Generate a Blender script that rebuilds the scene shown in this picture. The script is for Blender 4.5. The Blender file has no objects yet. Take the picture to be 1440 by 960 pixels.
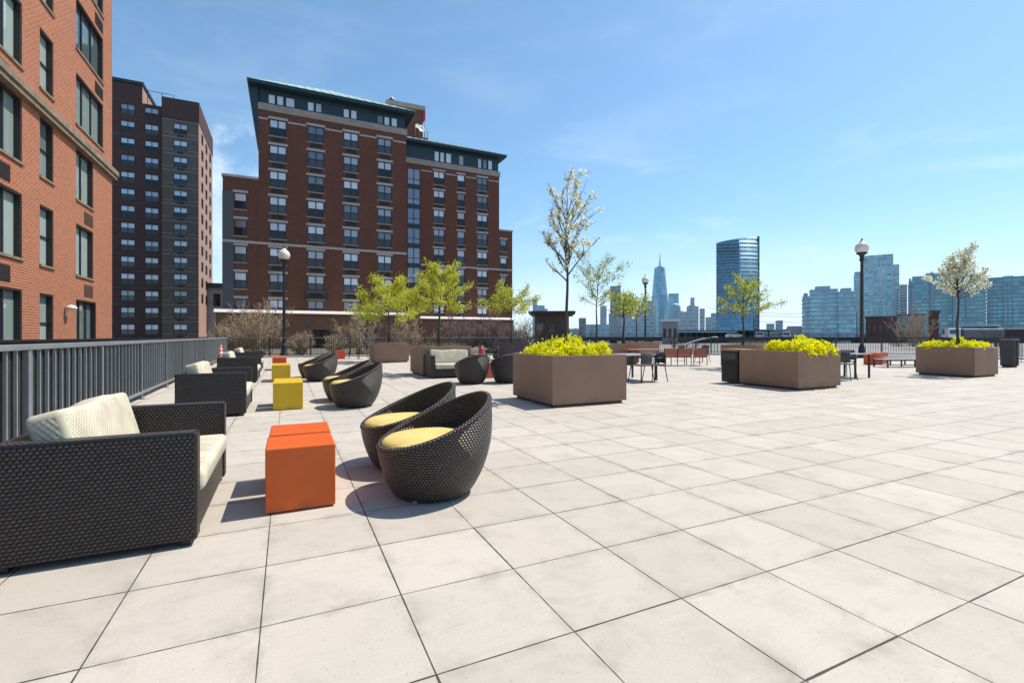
import bpy, bmesh, math, random
from math import sin, cos, pi, radians, sqrt, atan2
from mathutils import Vector, Matrix

# ------------------------------------------------------------------ camera, sky, sun, exposure
F, YH, YAW, H = 670.0, 472.0, 0.4413, 1.24      # focal px (of 1440), horizon row, paving yaw, eye height
scn = bpy.context.scene
col = scn.collection
cam = bpy.data.cameras.new('camera')
camo = bpy.data.objects.new('camera', cam); col.objects.link(camo)
camo.location = (0, 0, H); camo.rotation_euler = (pi/2, 0, 0)
cam.sensor_width = 36.0; cam.lens = F/1440*36.0
cam.shift_y = -(480-YH)/1440.0
cam.clip_start = 0.05; cam.clip_end = 20000
scn.camera = camo

I = Vector((cos(YAW), sin(YAW), 0)); J = Vector((-sin(YAW), cos(YAW), 0))
SUN_EL = radians(59.5)
sh = I*cos(0.035)+J*sin(0.035)
TOSUN = Vector((sh.x*cos(SUN_EL), sh.y*cos(SUN_EL), sin(SUN_EL)))

def nd(nt, t, ins=None, **at):
    n = nt.nodes.new(t)
    for k, v in at.items(): setattr(n, k, v)
    for k, v in (ins or {}).items():
        s = n.inputs[k]
        if isinstance(v, bpy.types.NodeSocket): nt.links.new(v, s)
        else: s.default_value = v
    return n
def mth(nt, op, a, b=0.0, c=0.0, clamp=False):
    n = nt.nodes.new('ShaderNodeMath'); n.operation = op; n.use_clamp = clamp
    for i, v in enumerate((a, b, c)):
        if isinstance(v, bpy.types.NodeSocket): nt.links.new(v, n.inputs[i])
        else: n.inputs[i].default_value = v
    return n.outputs[0]
def mixc(nt, f, a, b, blend='MIX'):
    n = nt.nodes.new('ShaderNodeMix'); n.data_type = 'RGBA'; n.blend_type = blend
    for i, v in ((0, f), (6, a), (7, b)):
        if isinstance(v, bpy.types.NodeSocket): nt.links.new(v, n.inputs[i])
        else: n.inputs[i].default_value = v if i == 0 else (tuple(v)+(1,))[:4]
    return n.outputs[2]
def rng_map(nt, v, a, b, c=0.0, d=1.0, smooth=False):
    n = nt.nodes.new('ShaderNodeMapRange'); n.clamp = True
    if smooth: n.interpolation_type = 'SMOOTHSTEP'
    nt.links.new(v, n.inputs[0])
    for i, q in enumerate((a, b, c, d)): n.inputs[i+1].default_value = q
    return n.outputs[0]

world = bpy.data.worlds.new('World'); scn.world = world; world.use_nodes = True
wt = world.node_tree; wt.nodes.clear()
sky = nd(wt, 'ShaderNodeTexSky', sky_type='NISHITA', sun_disc=False, sun_elevation=SUN_EL,
         sun_rotation=atan2(sh.x, sh.y), air_density=1.0, dust_density=0.6, ozone_density=2.2, altitude=10.0)
tc = nd(wt, 'ShaderNodeTexCoord')
sp = nd(wt, 'ShaderNodeSeparateXYZ', {0: tc.outputs['Generated']})
mp = nd(wt, 'ShaderNodeMapping', {0: tc.outputs['Generated'], 'Scale': (1.6, 1.6, 6.0), 'Location': (3.1, 0.4, 0.2)})
cn = nd(wt, 'ShaderNodeTexNoise', {'Vector': mp.outputs[0], 'Scale': 1.7, 'Detail': 7.0, 'Roughness': 0.58, 'Distortion': 0.3})
cl = rng_map(wt, cn.outputs['Fac'], 0.44, 0.70, 0, 1, True)
band = mth(wt, 'MULTIPLY', rng_map(wt, sp.outputs[2], 0.0, 0.05, 0.55, 1), rng_map(wt, sp.outputs[2], 0.15, 0.42, 1, 0.12, True))
clf = mth(wt, 'MULTIPLY', mth(wt, 'MULTIPLY', cl, band), 0.75)
tint = mixc(wt, 1.0, sky.outputs[0], (0.84, 1.045, 1.08), 'MULTIPLY')
def blob(u, v, c0, c1):
    d = Vector(((u-720)/F, 1.0, (YH-v)/F)).normalized()
    nv = nd(wt, 'ShaderNodeVectorMath', {0: tc.outputs['Generated'], 1: tuple(d)}, operation='DOT_PRODUCT').outputs['Value']
    return rng_map(wt, nv, c0, c1, 0, 1, True)
cn2 = nd(wt, 'ShaderNodeTexNoise', {'Vector': tc.outputs['Generated'], 'Scale': 9.0, 'Detail': 8.0, 'Roughness': 0.62})
puff = mth(wt, 'MULTIPLY', mth(wt, 'MAXIMUM', blob(312, 235, 0.992, 0.9998), blob(318, 330, 0.990, 0.9999)), rng_map(wt, cn2.outputs['Fac'], 0.36, 0.62, 0, 1, True))
low = mth(wt, 'MULTIPLY', rng_map(wt, sp.outputs[2], 0.01, 0.24, 0.95, 0, True), rng_map(wt, cn.outputs['Fac'], 0.34, 0.60, 0.45, 1, True))
clf = mth(wt, 'MAXIMUM', clf, mth(wt, 'MAXIMUM', mth(wt, 'MULTIPLY', puff, 0.7), low))
skyc = mixc(wt, clf, tint, (6.5, 7.1, 7.8))
bg = nd(wt, 'ShaderNodeBackground', {0: skyc, 1: 0.118})
wo = nd(wt, 'ShaderNodeOutputWorld', {0: bg.outputs[0]})

sl = bpy.data.lights.new('sun', 'SUN'); sl.energy = 4.3; sl.angle = radians(0.5); sl.color = (1.0, 0.93, 0.82)
so = bpy.data.objects.new('sun', sl); col.objects.link(so)
so.rotation_euler = (-TOSUN).to_track_quat('-Z', 'Y').to_euler(); so.location = (30, 10, 60)

vs = scn.view_settings
vs.view_transform = 'Standard'; vs.look = 'None'; vs.gamma = 1.0; vs.exposure = 0.55
try: vs.use_curve_mapping = False
except Exception: pass

# ------------------------------------------------------------------ placing helpers
def gp(u, v):
    Y = F*H/(v-YH); return Vector(((u-720)/F*Y, Y, 0))
def at(u, Y, z=0.0): return Vector(((u-720)/F*Y, Y, z))
def zz(v, Y): return H+(YH-v)*Y/F
def ray_s(u, P0, d):
    k = (u-720)/F
    s = (k*P0.y-P0.x)/(d.x-k*d.y)
    return s, P0.y+s*d.y

# ------------------------------------------------------------------ object helpers
def thing(name, label, cat, loc=(0, 0, 0), rz=0.0, group=None):
    o = bpy.data.objects.new(name, None); col.objects.link(o)
    o.location = loc; o.rotation_euler = (0, 0, rz); o.empty_display_size = 0.2
    o['label'] = label; o['category'] = cat
    if group: o['group'] = group
    return o
def tag(o, label, cat, group=None, kind=None):
    o['label'] = label; o['category'] = cat
    if group: o['group'] = group
    if kind: o['kind'] = kind
    return o
def copy_tree(o, parent=None):
    c = o.copy(); col.objects.link(c)
    if parent: c.parent = parent
    for ch in list(o.children): copy_tree(ch, c)
    return c
def dup(o, label, loc, rz=None):
    c = copy_tree(o); c.location = loc; c['label'] = label
    if rz is not None: c.rotation_euler = (0, 0, rz)
    return c

class MB:
    def __init__(s):
        s.bm = bmesh.new(); s.uv = s.bm.loops.layers.uv.new('UVMap'); s.done = set(); s.mi = 0
    def face(s, pts, mi=None, uvs=None):
        vs_ = [s.bm.verts.new(p) for p in pts]
        f = s.bm.faces.new(vs_); f.material_index = s.mi if mi is None else mi
        if uvs:
            for l, w in zip(f.loops, uvs): l[s.uv].uv = w
            f.tag = True
        return f
    def box(s, x0, x1, y0, y1, z0, z1, bev=0.0, seg=2, mi=None, M=None):
        m = s.mi if mi is None else mi
        vv = [s.bm.verts.new((x, y, z)) for z in (z0, z1) for y in (y0, y1) for x in (x0, x1)]
        fs = []
        for q in ((0, 2, 3, 1), (4, 5, 7, 6), (0, 1, 5, 4), (2, 6, 7, 3), (0, 4, 6, 2), (1, 3, 7, 5)):
            f = s.bm.faces.new([vv[i] for i in q]); f.material_index = m; fs.append(f)
        if bev > 0:
            es = list({e for f in fs for e in f.edges})
            r = bmesh.ops.bevel(s.bm, geom=es, offset=bev, segments=seg, profile=0.5, affect='EDGES')
            vv = list({v for f in r['faces'] for v in f.verts} | {v for v in vv if v.is_valid})
            for f in r['faces']: f.material_index = m
        if M is not None: bmesh.ops.transform(s.bm, matrix=M, verts=[v for v in vv if v.is_valid])
        return vv
    def tube(s, path, rad, n=8, cap=True, mi=None):
        m = s.mi if mi is None else mi
        path = [Vector(p) for p in path]
        if not isinstance(rad, (list, tuple)): rad = [rad]*len(path)
        rings = []; prev = None
        for i, p in enumerate(path):
            d = (path[min(i+1, len(path)-1)]-path[max(i-1, 0)])
            if d.length < 1e-9: d = Vector((0, 0, 1))
            d.normalize()
            a = prev if prev is not None else (Vector((1, 0, 0)) if abs(d.x) < 0.9 else Vector((0, 1, 0)))
            a = a-d*a.dot(d)
            if a.length < 1e-5: a = Vector((0, 1, 0)).cross(d)
            a.normalize(); b = d.cross(a); prev = a
            rings.append([s.bm.verts.new(p+(a*cos(2*pi*k/n)+b*sin(2*pi*k/n))*rad[i]) for k in range(n)])
        for r0, r1 in zip(rings, rings[1:]):
            for k in range(n):
                f = s.bm.faces.new((r0[k], r0[(k+1) % n], r1[(k+1) % n], r1[k])); f.material_index = m; f.smooth = True
        if cap and n > 2:
            for r in (rings[0][::-1], rings[-1]):
                f = s.bm.faces.new(r); f.material_index = m
    def lathe(s, prof, n=24, c=(0, 0), mi=None, smooth=True, closed=False):
        m = s.mi if mi is None else mi
        rings = [[s.bm.verts.new((c[0]+max(r, 1e-4)*cos(2*pi*k/n), c[1]+max(r, 1e-4)*sin(2*pi*k/n), z)) for k in range(n)] for r, z in prof]
        for r0, r1 in zip(rings, rings[1:]):
            for k in range(n):
                f = s.bm.faces.new((r0[k], r0[(k+1) % n], r1[(k+1) % n], r1[k])); f.material_index = m; f.smooth = smooth
        for r, (rr, z) in ((rings[0][::-1], prof[0]), (rings[-1], prof[-1])):
            if rr > 1e-3:
                f = s.bm.faces.new(r); f.material_index = m
    def prism(s, poly, z0, z1, mi=None, top_mi=None):
        m = s.mi if mi is None else mi
        a = [s.bm.verts.new((p[0], p[1], z0)) for p in poly]; b = [s.bm.verts.new((p[0], p[1], z1 if not callable(z1) else z1(p))) for p in poly]
        n = len(poly)
        for k in range(n):
            f = s.bm.faces.new((a[k], a[(k+1) % n], b[(k+1) % n], b[k])); f.material_index = m
        f = s.bm.faces.new(b); f.material_index = m if top_mi is None else top_mi
        f = s.bm.faces.new(a[::-1]); f.material_index = m
    def wall(s, s0, s1, z0, z1, holes, depth=0.15, y=0.0, mi=None):
        m = s.mi if mi is None else mi
        xs = sorted({round(q, 4) for q in [s0, s1]+[h[0] for h in holes]+[h[1] for h in holes] if s0-1e-6 <= q <= s1+1e-6})
        zs = sorted({round(q, 4) for q in [z0, z1]+[h[2] for h in holes]+[h[3] for h in holes] if z0-1e-6 <= q <= z1+1e-6})
        for xa, xb in zip(xs, xs[1:]):
            cells = []
            for za, zb in zip(zs, zs[1:]):
                cx, cz = (xa+xb)/2, (za+zb)/2
                if any(h[0] < cx < h[1] and h[2] < cz < h[3] for h in holes): continue
                if cells and abs(cells[-1][1]-za) < 1e-6: cells[-1][1] = zb
                else: cells.append([za, zb])
            for za, zb in cells:
                s.face([(xa, y, za), (xb, y, za), (xb, y, zb), (xa, y, zb)], m)
        for a, b, c, d in holes:
            for q in ([(a, y, c), (a, y, d), (a, y+depth, d), (a, y+depth, c)], [(b, y, d), (b, y, c), (b, y+depth, c), (b, y+depth, d)],
                      [(a, y, d), (b, y, d), (b, y+depth, d), (a, y+depth, d)], [(b, y, c), (a, y, c), (a, y+depth, c), (b, y+depth, c)]):
                s.face(q, m)
    def build(s, name, mats, parent=None, smooth=False, fixn=False):
        bm = s.bm
        if fixn: bmesh.ops.recalc_face_normals(bm, faces=bm.faces)
        bm.normal_update()
        for f in bm.faces:
            if smooth: f.smooth = True
            if f.tag: continue
            n = f.normal
            if abs(n.z) > 0.75:
                for l in f.loops: l[s.uv].uv = (l.vert.co.x, l.vert.co.y)
            else:
                t = Vector((-n.y, n.x, 0)); t.normalize()
                if abs(n.x) > abs(n.y): t = Vector((0, 1, 0))
                else: t = Vector((1, 0, 0))
                for l in f.loops: l[s.uv].uv = (l.vert.co.dot(t), l.vert.co.z)
        me = bpy.data.meshes.new(name); bm.to_mesh(me); bm.free()
        for m in (mats if isinstance(mats, (list, tuple)) else [mats]): me.materials.append(m)
        o = bpy.data.objects.new(name, me); col.objects.link(o)
        if parent: o.parent = parent
        return o
def inst(name, me, parent, loc, rz=0.0):
    o = bpy.data.objects.new(name, me); col.objects.link(o); o.parent = parent; o.location = loc; o.rotation_euler = (0, 0, rz)
    return o
def struct(o): o['kind'] = 'structure'; return o

# ------------------------------------------------------------------ materials
def base_mat(name):
    m = bpy.data.materials.new(name); m.use_nodes = True
    nt = m.node_tree; b = nt.nodes['Principled BSDF']
    return m, nt, b
def mat(name, c, rough=0.6, metal=0.0, spec=0.5, nz=None, bump=None, c2=None, coat=0.0, rand=0.0):
    m, nt, b = base_mat(name)
    b.inputs['Roughness'].default_value = rough; b.inputs['Metallic'].default_value = metal
    b.inputs['Specular IOR Level'].default_value = spec
    if coat: b.inputs['Coat Weight'].default_value = coat
    o = nd(nt, 'ShaderNodeTexCoord').outputs['Object']
    cc = nd(nt, 'ShaderNodeRGB').outputs[0]; cc.default_value = (*c, 1)
    if nz:
        n = nd(nt, 'ShaderNodeTexNoise', {'Vector': o, 'Scale': nz[0], 'Detail': 6.0, 'Roughness': 0.6})
        f = rng_map(nt, n.outputs['Fac'], 0.3, 0.7)
        cc = mixc(nt, f, cc, c2 if c2 else tuple(x*(1-nz[1]) for x in c))
    if rand:
        oi = nd(nt, 'ShaderNodeObjectInfo')
        k = rng_map(nt, oi.outputs['Random'], 0, 1, 1-rand, 1+rand)
        cc = nd(nt, 'ShaderNodeVectorMath', {0: cc, 1: nd(nt, 'ShaderNodeCombineXYZ', {0: k, 1: k, 2: k}).outputs[0]}, operation='MULTIPLY').outputs[0]
    nt.links.new(cc, b.inputs['Base Color'])
    if bump:
        n2 = nd(nt, 'ShaderNodeTexNoise', {'Vector': o, 'Scale': bump[0], 'Detail': 4.0})
        bp = nd(nt, 'ShaderNodeBump', {'Height': n2.outputs['Fac'], 'Strength': bump[1], 'Distance': 0.01})
        nt.links.new(bp.outputs[0], b.inputs['Normal'])
    return m

TILE = 0.5963
def m_paving():
    m, nt, b = base_mat('concrete_pavers')
    o = nd(nt, 'ShaderNodeTexCoord').outputs['Object']
    wob = nd(nt, 'ShaderNodeTexNoise', {'Vector': o, 'Scale': 5.0, 'Detail': 5.0, 'Roughness': 0.65})
    s = nd(nt, 'ShaderNodeSeparateXYZ', {0: o})
    def axis(c):
        q = mth(nt, 'DIVIDE', c, TILE); f = mth(nt, 'FRACT', q)
        return mth(nt, 'MULTIPLY', mth(nt, 'MINIMUM', f, mth(nt, 'SUBTRACT', 1.0, f)), TILE), mth(nt, 'FLOOR', q)
    dx, ix = axis(s.outputs[0]); dy, iy = axis(s.outputs[1])
    w1 = nd(nt, 'ShaderNodeTexWhiteNoise', {0: nd(nt, 'ShaderNodeCombineXYZ', {0: ix, 1: iy, 2: 0.3}).outputs[0]}, noise_dimensions='3D')
    # joints: width differs from joint to joint
    jx = nd(nt, 'ShaderNodeTexWhiteNoise', {0: nd(nt, 'ShaderNodeCombineXYZ', {0: mth(nt, 'ROUND', mth(nt, 'DIVIDE', s.outputs[0], TILE)), 1: iy, 2: 7.7}).outputs[0]}, noise_dimensions='3D')
    jy = nd(nt, 'ShaderNodeTexWhiteNoise', {0: nd(nt, 'ShaderNodeCombineXYZ', {0: ix, 1: mth(nt, 'ROUND', mth(nt, 'DIVIDE', s.outputs[1], TILE)), 2: 3.1}).outputs[0]}, noise_dimensions='3D')
    def joint(d, r):
        w = mth(nt, 'ADD', mth(nt, 'MULTIPLY', mth(nt, 'POWER', r, 1.5), 0.0022), 0.0016)
        w = mth(nt, 'ADD', w, mth(nt, 'MULTIPLY', mth(nt, 'SUBTRACT', wob.outputs['Fac'], 0.5), 0.008))
        x = mth(nt, 'DIVIDE', mth(nt, 'SUBTRACT', d, w), 0.0022)
        return mth(nt, 'SUBTRACT', 1.0, x, 0, True)
    j = mth(nt, 'MAXIMUM', joint(dx, jx.outputs['Value']), joint(dy, jy.outputs['Value']))
    d = mth(nt, 'MINIMUM', dx, dy)
    big = nd(nt, 'ShaderNodeTexNoise', {'Vector': o, 'Scale': 0.55, 'Detail': 5.0, 'Roughness': 0.6})
    mid = nd(nt, 'ShaderNodeTexNoise', {'Vector': o, 'Scale': 3.4, 'Detail': 8.0, 'Roughness': 0.68, 'Distortion': 0.4})
    fine = nd(nt, 'ShaderNodeTexNoise', {'Vector': o, 'Scale': 95.0, 'Detail': 5.0, 'Roughness': 0.75})
    grit = nd(nt, 'ShaderNodeTexVoronoi', {'Vector': o, 'Scale': 42.0, 'Randomness': 1.0}); gc = nd(nt, 'ShaderNodeSeparateColor', {0: grit.outputs['Color']})
    scr = nd(nt, 'ShaderNodeTexNoise', {'Vector': nd(nt, 'ShaderNodeMapping', {0: o, 'Rotation': (0, 0, 0.7), 'Scale': (1.2, 14.0, 1.0)}).outputs[0], 'Scale': 1.6, 'Detail': 6.0, 'Roughness': 0.7})
    c = mixc(nt, w1.outputs['Value'], (0.450, 0.400, 0.346), (0.520, 0.466, 0.406))
    c = mixc(nt, mth(nt, 'MULTIPLY', rng_map(nt, big.outputs['Fac'], 0.42, 0.7), 0.45), c, (0.40, 0.365, 0.32))
    c = mixc(nt, mth(nt, 'MULTIPLY', rng_map(nt, mid.outputs['Fac'], 0.48, 0.80), 0.6), c, (0.30, 0.265, 0.225))
    # dirt that creeps out of the joints
    dirt = mth(nt, 'MULTIPLY', rng_map(nt, d, 0.0, 0.075, 1, 0, True), rng_map(nt, mid.outputs['Fac'], 0.44, 0.68))
    c = mixc(nt, mth(nt, 'MULTIPLY', dirt, 0.5), c, (0.23, 0.20, 0.165))
    c = mixc(nt, rng_map(nt, fine.outputs['Fac'], 0.35, 0.75, 0.0, 0.34), c, (0.22, 0.20, 0.175))
    c = mixc(nt, rng_map(nt, scr.outputs['Fac'], 0.56, 0.78, 0.0, 0.30), c, (0.27, 0.245, 0.215))
    c = mixc(nt, rng_map(nt, scr.outputs['Fac'], 0.42, 0.25, 0.0, 0.25), c, (0.58, 0.55, 0.50))
    gr = mth(nt, 'MULTIPLY', mth(nt, 'LESS_THAN', grit.outputs['Distance'], 0.16), mth(nt, 'GREATER_THAN', gc.outputs[0], 0.86))
    c = mixc(nt, mth(nt, 'MULTIPLY', gr, 0.5), c, (0.16, 0.145, 0.13))
    # gum spots and pits
    vo = nd(nt, 'ShaderNodeTexVoronoi', {'Vector': o, 'Scale': 7.0, 'Randomness': 1.0})
    vr = nd(nt, 'ShaderNodeSeparateColor', {0: vo.outputs['Color']})
    spot = mth(nt, 'MULTIPLY', mth(nt, 'LESS_THAN', vo.outputs['Distance'], mth(nt, 'MULTIPLY', vr.outputs[1], 0.055)), mth(nt, 'GREATER_THAN', vr.outputs[0], 0.62))
    c = mixc(nt, mth(nt, 'MULTIPLY', spot, 0.65), c, (0.15, 0.14, 0.13))
    c = mixc(nt, mth(nt, 'MULTIPLY', j, 0.97), c, (0.038, 0.033, 0.028))
    nt.links.new(c, b.inputs['Base Color'])
    b.inputs['Roughness'].default_value = 0.78; b.inputs['Specular IOR Level'].default_value = 0.35
    hgt = mth(nt, 'ADD', mth(nt, 'MULTIPLY', j, -1.0), mth(nt, 'ADD', mth(nt, 'MULTIPLY', fine.outputs['Fac'], 0.10), mth(nt, 'MULTIPLY', mid.outputs['Fac'], 0.35)))
    bp = nd(nt, 'ShaderNodeBump', {'Height': hgt, 'Strength': 0.5, 'Distance': 0.004})
    nt.links.new(bp.outputs[0], b.inputs['Normal'])
    return m

def m_wicker(name, c1=(0.006, 0.005, 0.0045), c2=(0.140, 0.104, 0.082), cw=0.027, ch=0.0195):
    m, nt, b = base_mat(name)
    s = nd(nt, 'ShaderNodeSeparateXYZ', {0: nd(nt, 'ShaderNodeTexCoord').outputs['UV']})
    v = mth(nt, 'DIVIDE', s.outputs[1], ch); row = mth(nt, 'FLOOR', v)
    u = mth(nt, 'ADD', mth(nt, 'DIVIDE', s.outputs[0], cw), mth(nt, 'MULTIPLY', mth(nt, 'MODULO', row, 2.0), 0.5))
    hx = mth(nt, 'POWER', mth(nt, 'ABSOLUTE', mth(nt, 'SINE', mth(nt, 'MULTIPLY', u, pi))), 0.85)
    hv = mth(nt, 'POWER', mth(nt, 'ABSOLUTE', mth(nt, 'SINE', mth(nt, 'MULTIPLY', v, pi))), 0.85)
    h = mth(nt, 'MULTIPLY', hx, hv)
    wn = nd(nt, 'ShaderNodeTexWhiteNoise', {0: nd(nt, 'ShaderNodeCombineXYZ', {0: mth(nt, 'FLOOR', u), 1: row, 2: 0.0}).outputs[0]}, noise_dimensions='3D')
    cs = mixc(nt, wn.outputs['Value'], c2, tuple(x*0.6 for x in c2))
    c = mixc(nt, rng_map(nt, h, 0.22, 0.9), c1, cs)
    nt.links.new(c, b.inputs['Base Color'])
    b.inputs['Roughness'].default_value = 0.40; b.inputs['Specular IOR Level'].default_value = 0.55
    bp = nd(nt, 'ShaderNodeBump', {'Height': h, 'Strength': 1.0, 'Distance': 0.010})
    nt.links.new(bp.outputs[0], b.inputs['Normal'])
    return m

def m_brick(name, ca, cb, mortar, bw=0.215, bh=0.075, ms=0.011, stain=0.25, bump=0.4):
    m, nt, b = base_mat(name)
    uv = nd(nt, 'ShaderNodeTexCoord').outputs['UV']
    br = nd(nt, 'ShaderNodeTexBrick', {'Vector': uv, 'Color1': (*ca, 1), 'Color2': (*cb, 1), 'Mortar': (*mortar, 1), 'Scale': 1.0,
            'Mortar Size': ms, 'Mortar Smooth': 0.15, 'Bias': 0.0, 'Brick Width': bw, 'Row Height': bh}, offset=0.5)
    n = nd(nt, 'ShaderNodeTexNoise', {'Vector': uv, 'Scale': 0.35, 'Detail': 6.0, 'Roughness': 0.65})
    c = mixc(nt, mth(nt, 'MULTIPLY', rng_map(nt, n.outputs['Fac'], 0.4, 0.75), stain), br.outputs['Color'], tuple(x*0.45 for x in ca))
    n3 = nd(nt, 'ShaderNodeTexNoise', {'Vector': uv, 'Scale': 9.0, 'Detail': 3.0})
    c = mixc(nt, rng_map(nt, n3.outputs['Fac'], 0.35, 0.75, 0, 0.3), c, tuple(min(1, x*1.5) for x in ca))
    nt.links.new(c, b.inputs['Base Color']); b.inputs['Roughness'].default_value = 0.85
    b.inputs['Specular IOR Level'].default_value = 0.25
    bp = nd(nt, 'ShaderNodeBump', {'Height': br.outputs['Fac'], 'Strength': bump, 'Distance': 0.008}, invert=True)
    nt.links.new(bp.outputs[0], b.inputs['Normal'])
    return m

def m_pane(name, light, dark, rough=0.05, bias=0.5, folds=22.0, wave=0.0):
    """window glass over blinds or curtains, some with reflected sky put into the colour: tone differs from pane to pane"""
    m, nt, b = base_mat(name)
    oi = nd(nt, 'ShaderNodeObjectInfo'); tcn = nd(nt, 'ShaderNodeTexCoord')
    s = nd(nt, 'ShaderNodeSeparateXYZ', {0: tcn.outputs['Object']})
    fold = mth(nt, 'SINE', mth(nt, 'ADD', mth(nt, 'MULTIPLY', s.outputs[0], folds), mth(nt, 'MULTIPLY', oi.outputs['Random'], 40.0)))
    k = rng_map(nt, oi.outputs['Random'], bias-0.18, bias+0.18)
    k = mth(nt, 'ADD', k, mth(nt, 'MULTIPLY', fold, 0.05), 0, True)
    c = mixc(nt, k, dark, light)
    nt.links.new(c, b.inputs['Base Color'])
    b.inputs['Roughness'].default_value = rough; b.inputs['Specular IOR Level'].default_value = 0.9
    if light[0] > 0.1: b.inputs['Coat Weight'].default_value = 0.5; b.inputs['Coat Roughness'].default_value = 0.02
    else: b.inputs['Specular IOR Level'].default_value = 0.4
    if wave:
        n = nd(nt, 'ShaderNodeTexNoise', {'Vector': tcn.outputs['Object'], 'Scale': 0.8, 'Detail': 2.0})
        bp = nd(nt, 'ShaderNodeBump', {'Height': n.outputs['Fac'], 'Strength': wave, 'Distance': 0.05})
        nt.links.new(bp.outputs[0], b.inputs['Normal']); nt.links.new(bp.outputs[0], b.inputs['Coat Normal'])
    return m

def m_curtain(name, glass, frame, fw=1.5, fh=3.6, bandfrac=0.25, band=(0.3, 0.33, 0.35), rough=0.08, metal=0.0):
    """curtain wall of a far tower: floor bands, mullions and panes that differ in tone"""
    m, nt, b = base_mat(name)
    s = nd(nt, 'ShaderNodeSeparateXYZ', {0: nd(nt, 'ShaderNodeTexCoord').outputs['UV']})
    u = mth(nt, 'DIVIDE', s.outputs[0], fw); v = mth(nt, 'DIVIDE', s.outputs[1], fh)
    wn = nd(nt, 'ShaderNodeTexWhiteNoise', {0: nd(nt, 'ShaderNodeCombineXYZ', {0: mth(nt, 'FLOOR', u), 1: mth(nt, 'FLOOR', v), 2: 0.1}).outputs[0]}, noise_dimensions='3D')
    n = nd(nt, 'ShaderNodeTexNoise', {'Vector': nd(nt, 'ShaderNodeTexCoord').outputs['UV'], 'Scale': 0.035, 'Detail': 3.0})
    c = mixc(nt, wn.outputs['Value'], tuple(x*0.55 for x in glass), tuple(min(1, x*1.35) for x in glass))
    c = mixc(nt, rng_map(nt, n.outputs['Fac'], 0.35, 0.65, 0, 0.55), c, tuple(x*0.5 for x in glass))
    mu = mth(nt, 'LESS_THAN', mth(nt, 'FRACT', u), 0.10)
    c = mixc(nt, mth(nt, 'MULTIPLY', mu, 0.8), c, frame)
    bd = mth(nt, 'LESS_THAN', mth(nt, 'FRACT', v), bandfrac)
    c = mixc(nt, bd, c, band)
    nt.links.new(c, b.inputs['Base Color'])
    r = mth(nt, 'ADD', mth(nt, 'MULTIPLY', mth(nt, 'MAXIMUM', bd, mu), 0.45), rough)
    nt.links.new(r, b.inputs['Roughness']); b.inputs['Specular IOR Level'].default_value = 0.8
    b.inputs['Metallic'].default_value = metal
    return m

def m_leaf(name, c, c2, trans=0.35):
    m, nt, b = base_mat(name)
    geo = nd(nt, 'ShaderNodeNewGeometry')
    k = mixc(nt, geo.outputs['Random Per Island'], c, c2)
    nt.links.new(k, b.inputs['Base Color']); b.inputs['Roughness'].default_value = 0.55
    tr = nd(nt, 'ShaderNodeBsdfTranslucent', {0: k})
    mx = nd(nt, 'ShaderNodeMixShader', {0: trans, 1: b.outputs[0], 2: tr.outputs[0]})
    nt.links.new(mx.outputs[0], nt.nodes['Material Output'].inputs[0])
    return m

def m_seam(name, c, c2):
    m, nt, b = base_mat(name)
    s = nd(nt, 'ShaderNodeSeparateXYZ', {0: nd(nt, 'ShaderNodeTexCoord').outputs['Object']})
    f = mth(nt, 'FRACT', mth(nt, 'DIVIDE', s.outputs[0], 0.9))
    n = nd(nt, 'ShaderNodeTexNoise', {'Scale': 0.8, 'Detail': 5.0})
    cc = mixc(nt, rng_map(nt, n.outputs['Fac'], 0.35, 0.7), c, c2)
    nt.links.new(cc, b.inputs['Base Color']); b.inputs['Roughness'].default_value = 0.45
    bp = nd(nt, 'ShaderNodeBump', {'Height': mth(nt, 'LESS_THAN', f, 0.12), 'Strength': 1.0, 'Distance': 0.06})
    nt.links.new(bp.outputs[0], b.inputs['Normal'])
    return m

def m_fabric(name, c, c2, sc=0.019):
    m, nt, b = base_mat(name)
    s = nd(nt, 'ShaderNodeSeparateXYZ', {0: nd(nt, 'ShaderNodeTexCoord').outputs['UV']})
    w = mth(nt, 'MULTIPLY', mth(nt, 'SINE', mth(nt, 'MULTIPLY', s.outputs[0], pi/sc)), mth(nt, 'SINE', mth(nt, 'MULTIPLY', s.outputs[1], pi/sc)))
    n = nd(nt, 'ShaderNodeTexNoise', {'Vector': nd(nt, 'ShaderNodeTexCoord').outputs['Object'], 'Scale': 6.0, 'Detail': 6.0})
    k = mth(nt, 'ADD', mth(nt, 'MULTIPLY', w, 0.34), rng_map(nt, n.outputs['Fac'], 0.3, 0.75), 0, True)
    nt.links.new(mixc(nt, k, c, c2), b.inputs['Base Color']); b.inputs['Roughness'].default_value = 0.9
    b.inputs['Specular IOR Level'].default_value = 0.15
    hh = mth(nt, 'ADD', mth(nt, 'MULTIPLY', w, 0.8), mth(nt, 'MULTIPLY', n.outputs['Fac'], 2.0))
    bp = nd(nt, 'ShaderNodeBump', {'Height': hh, 'Strength': 0.5, 'Distance': 0.008})
    nt.links.new(bp.outputs[0], b.inputs['Normal'])
    return m

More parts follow.
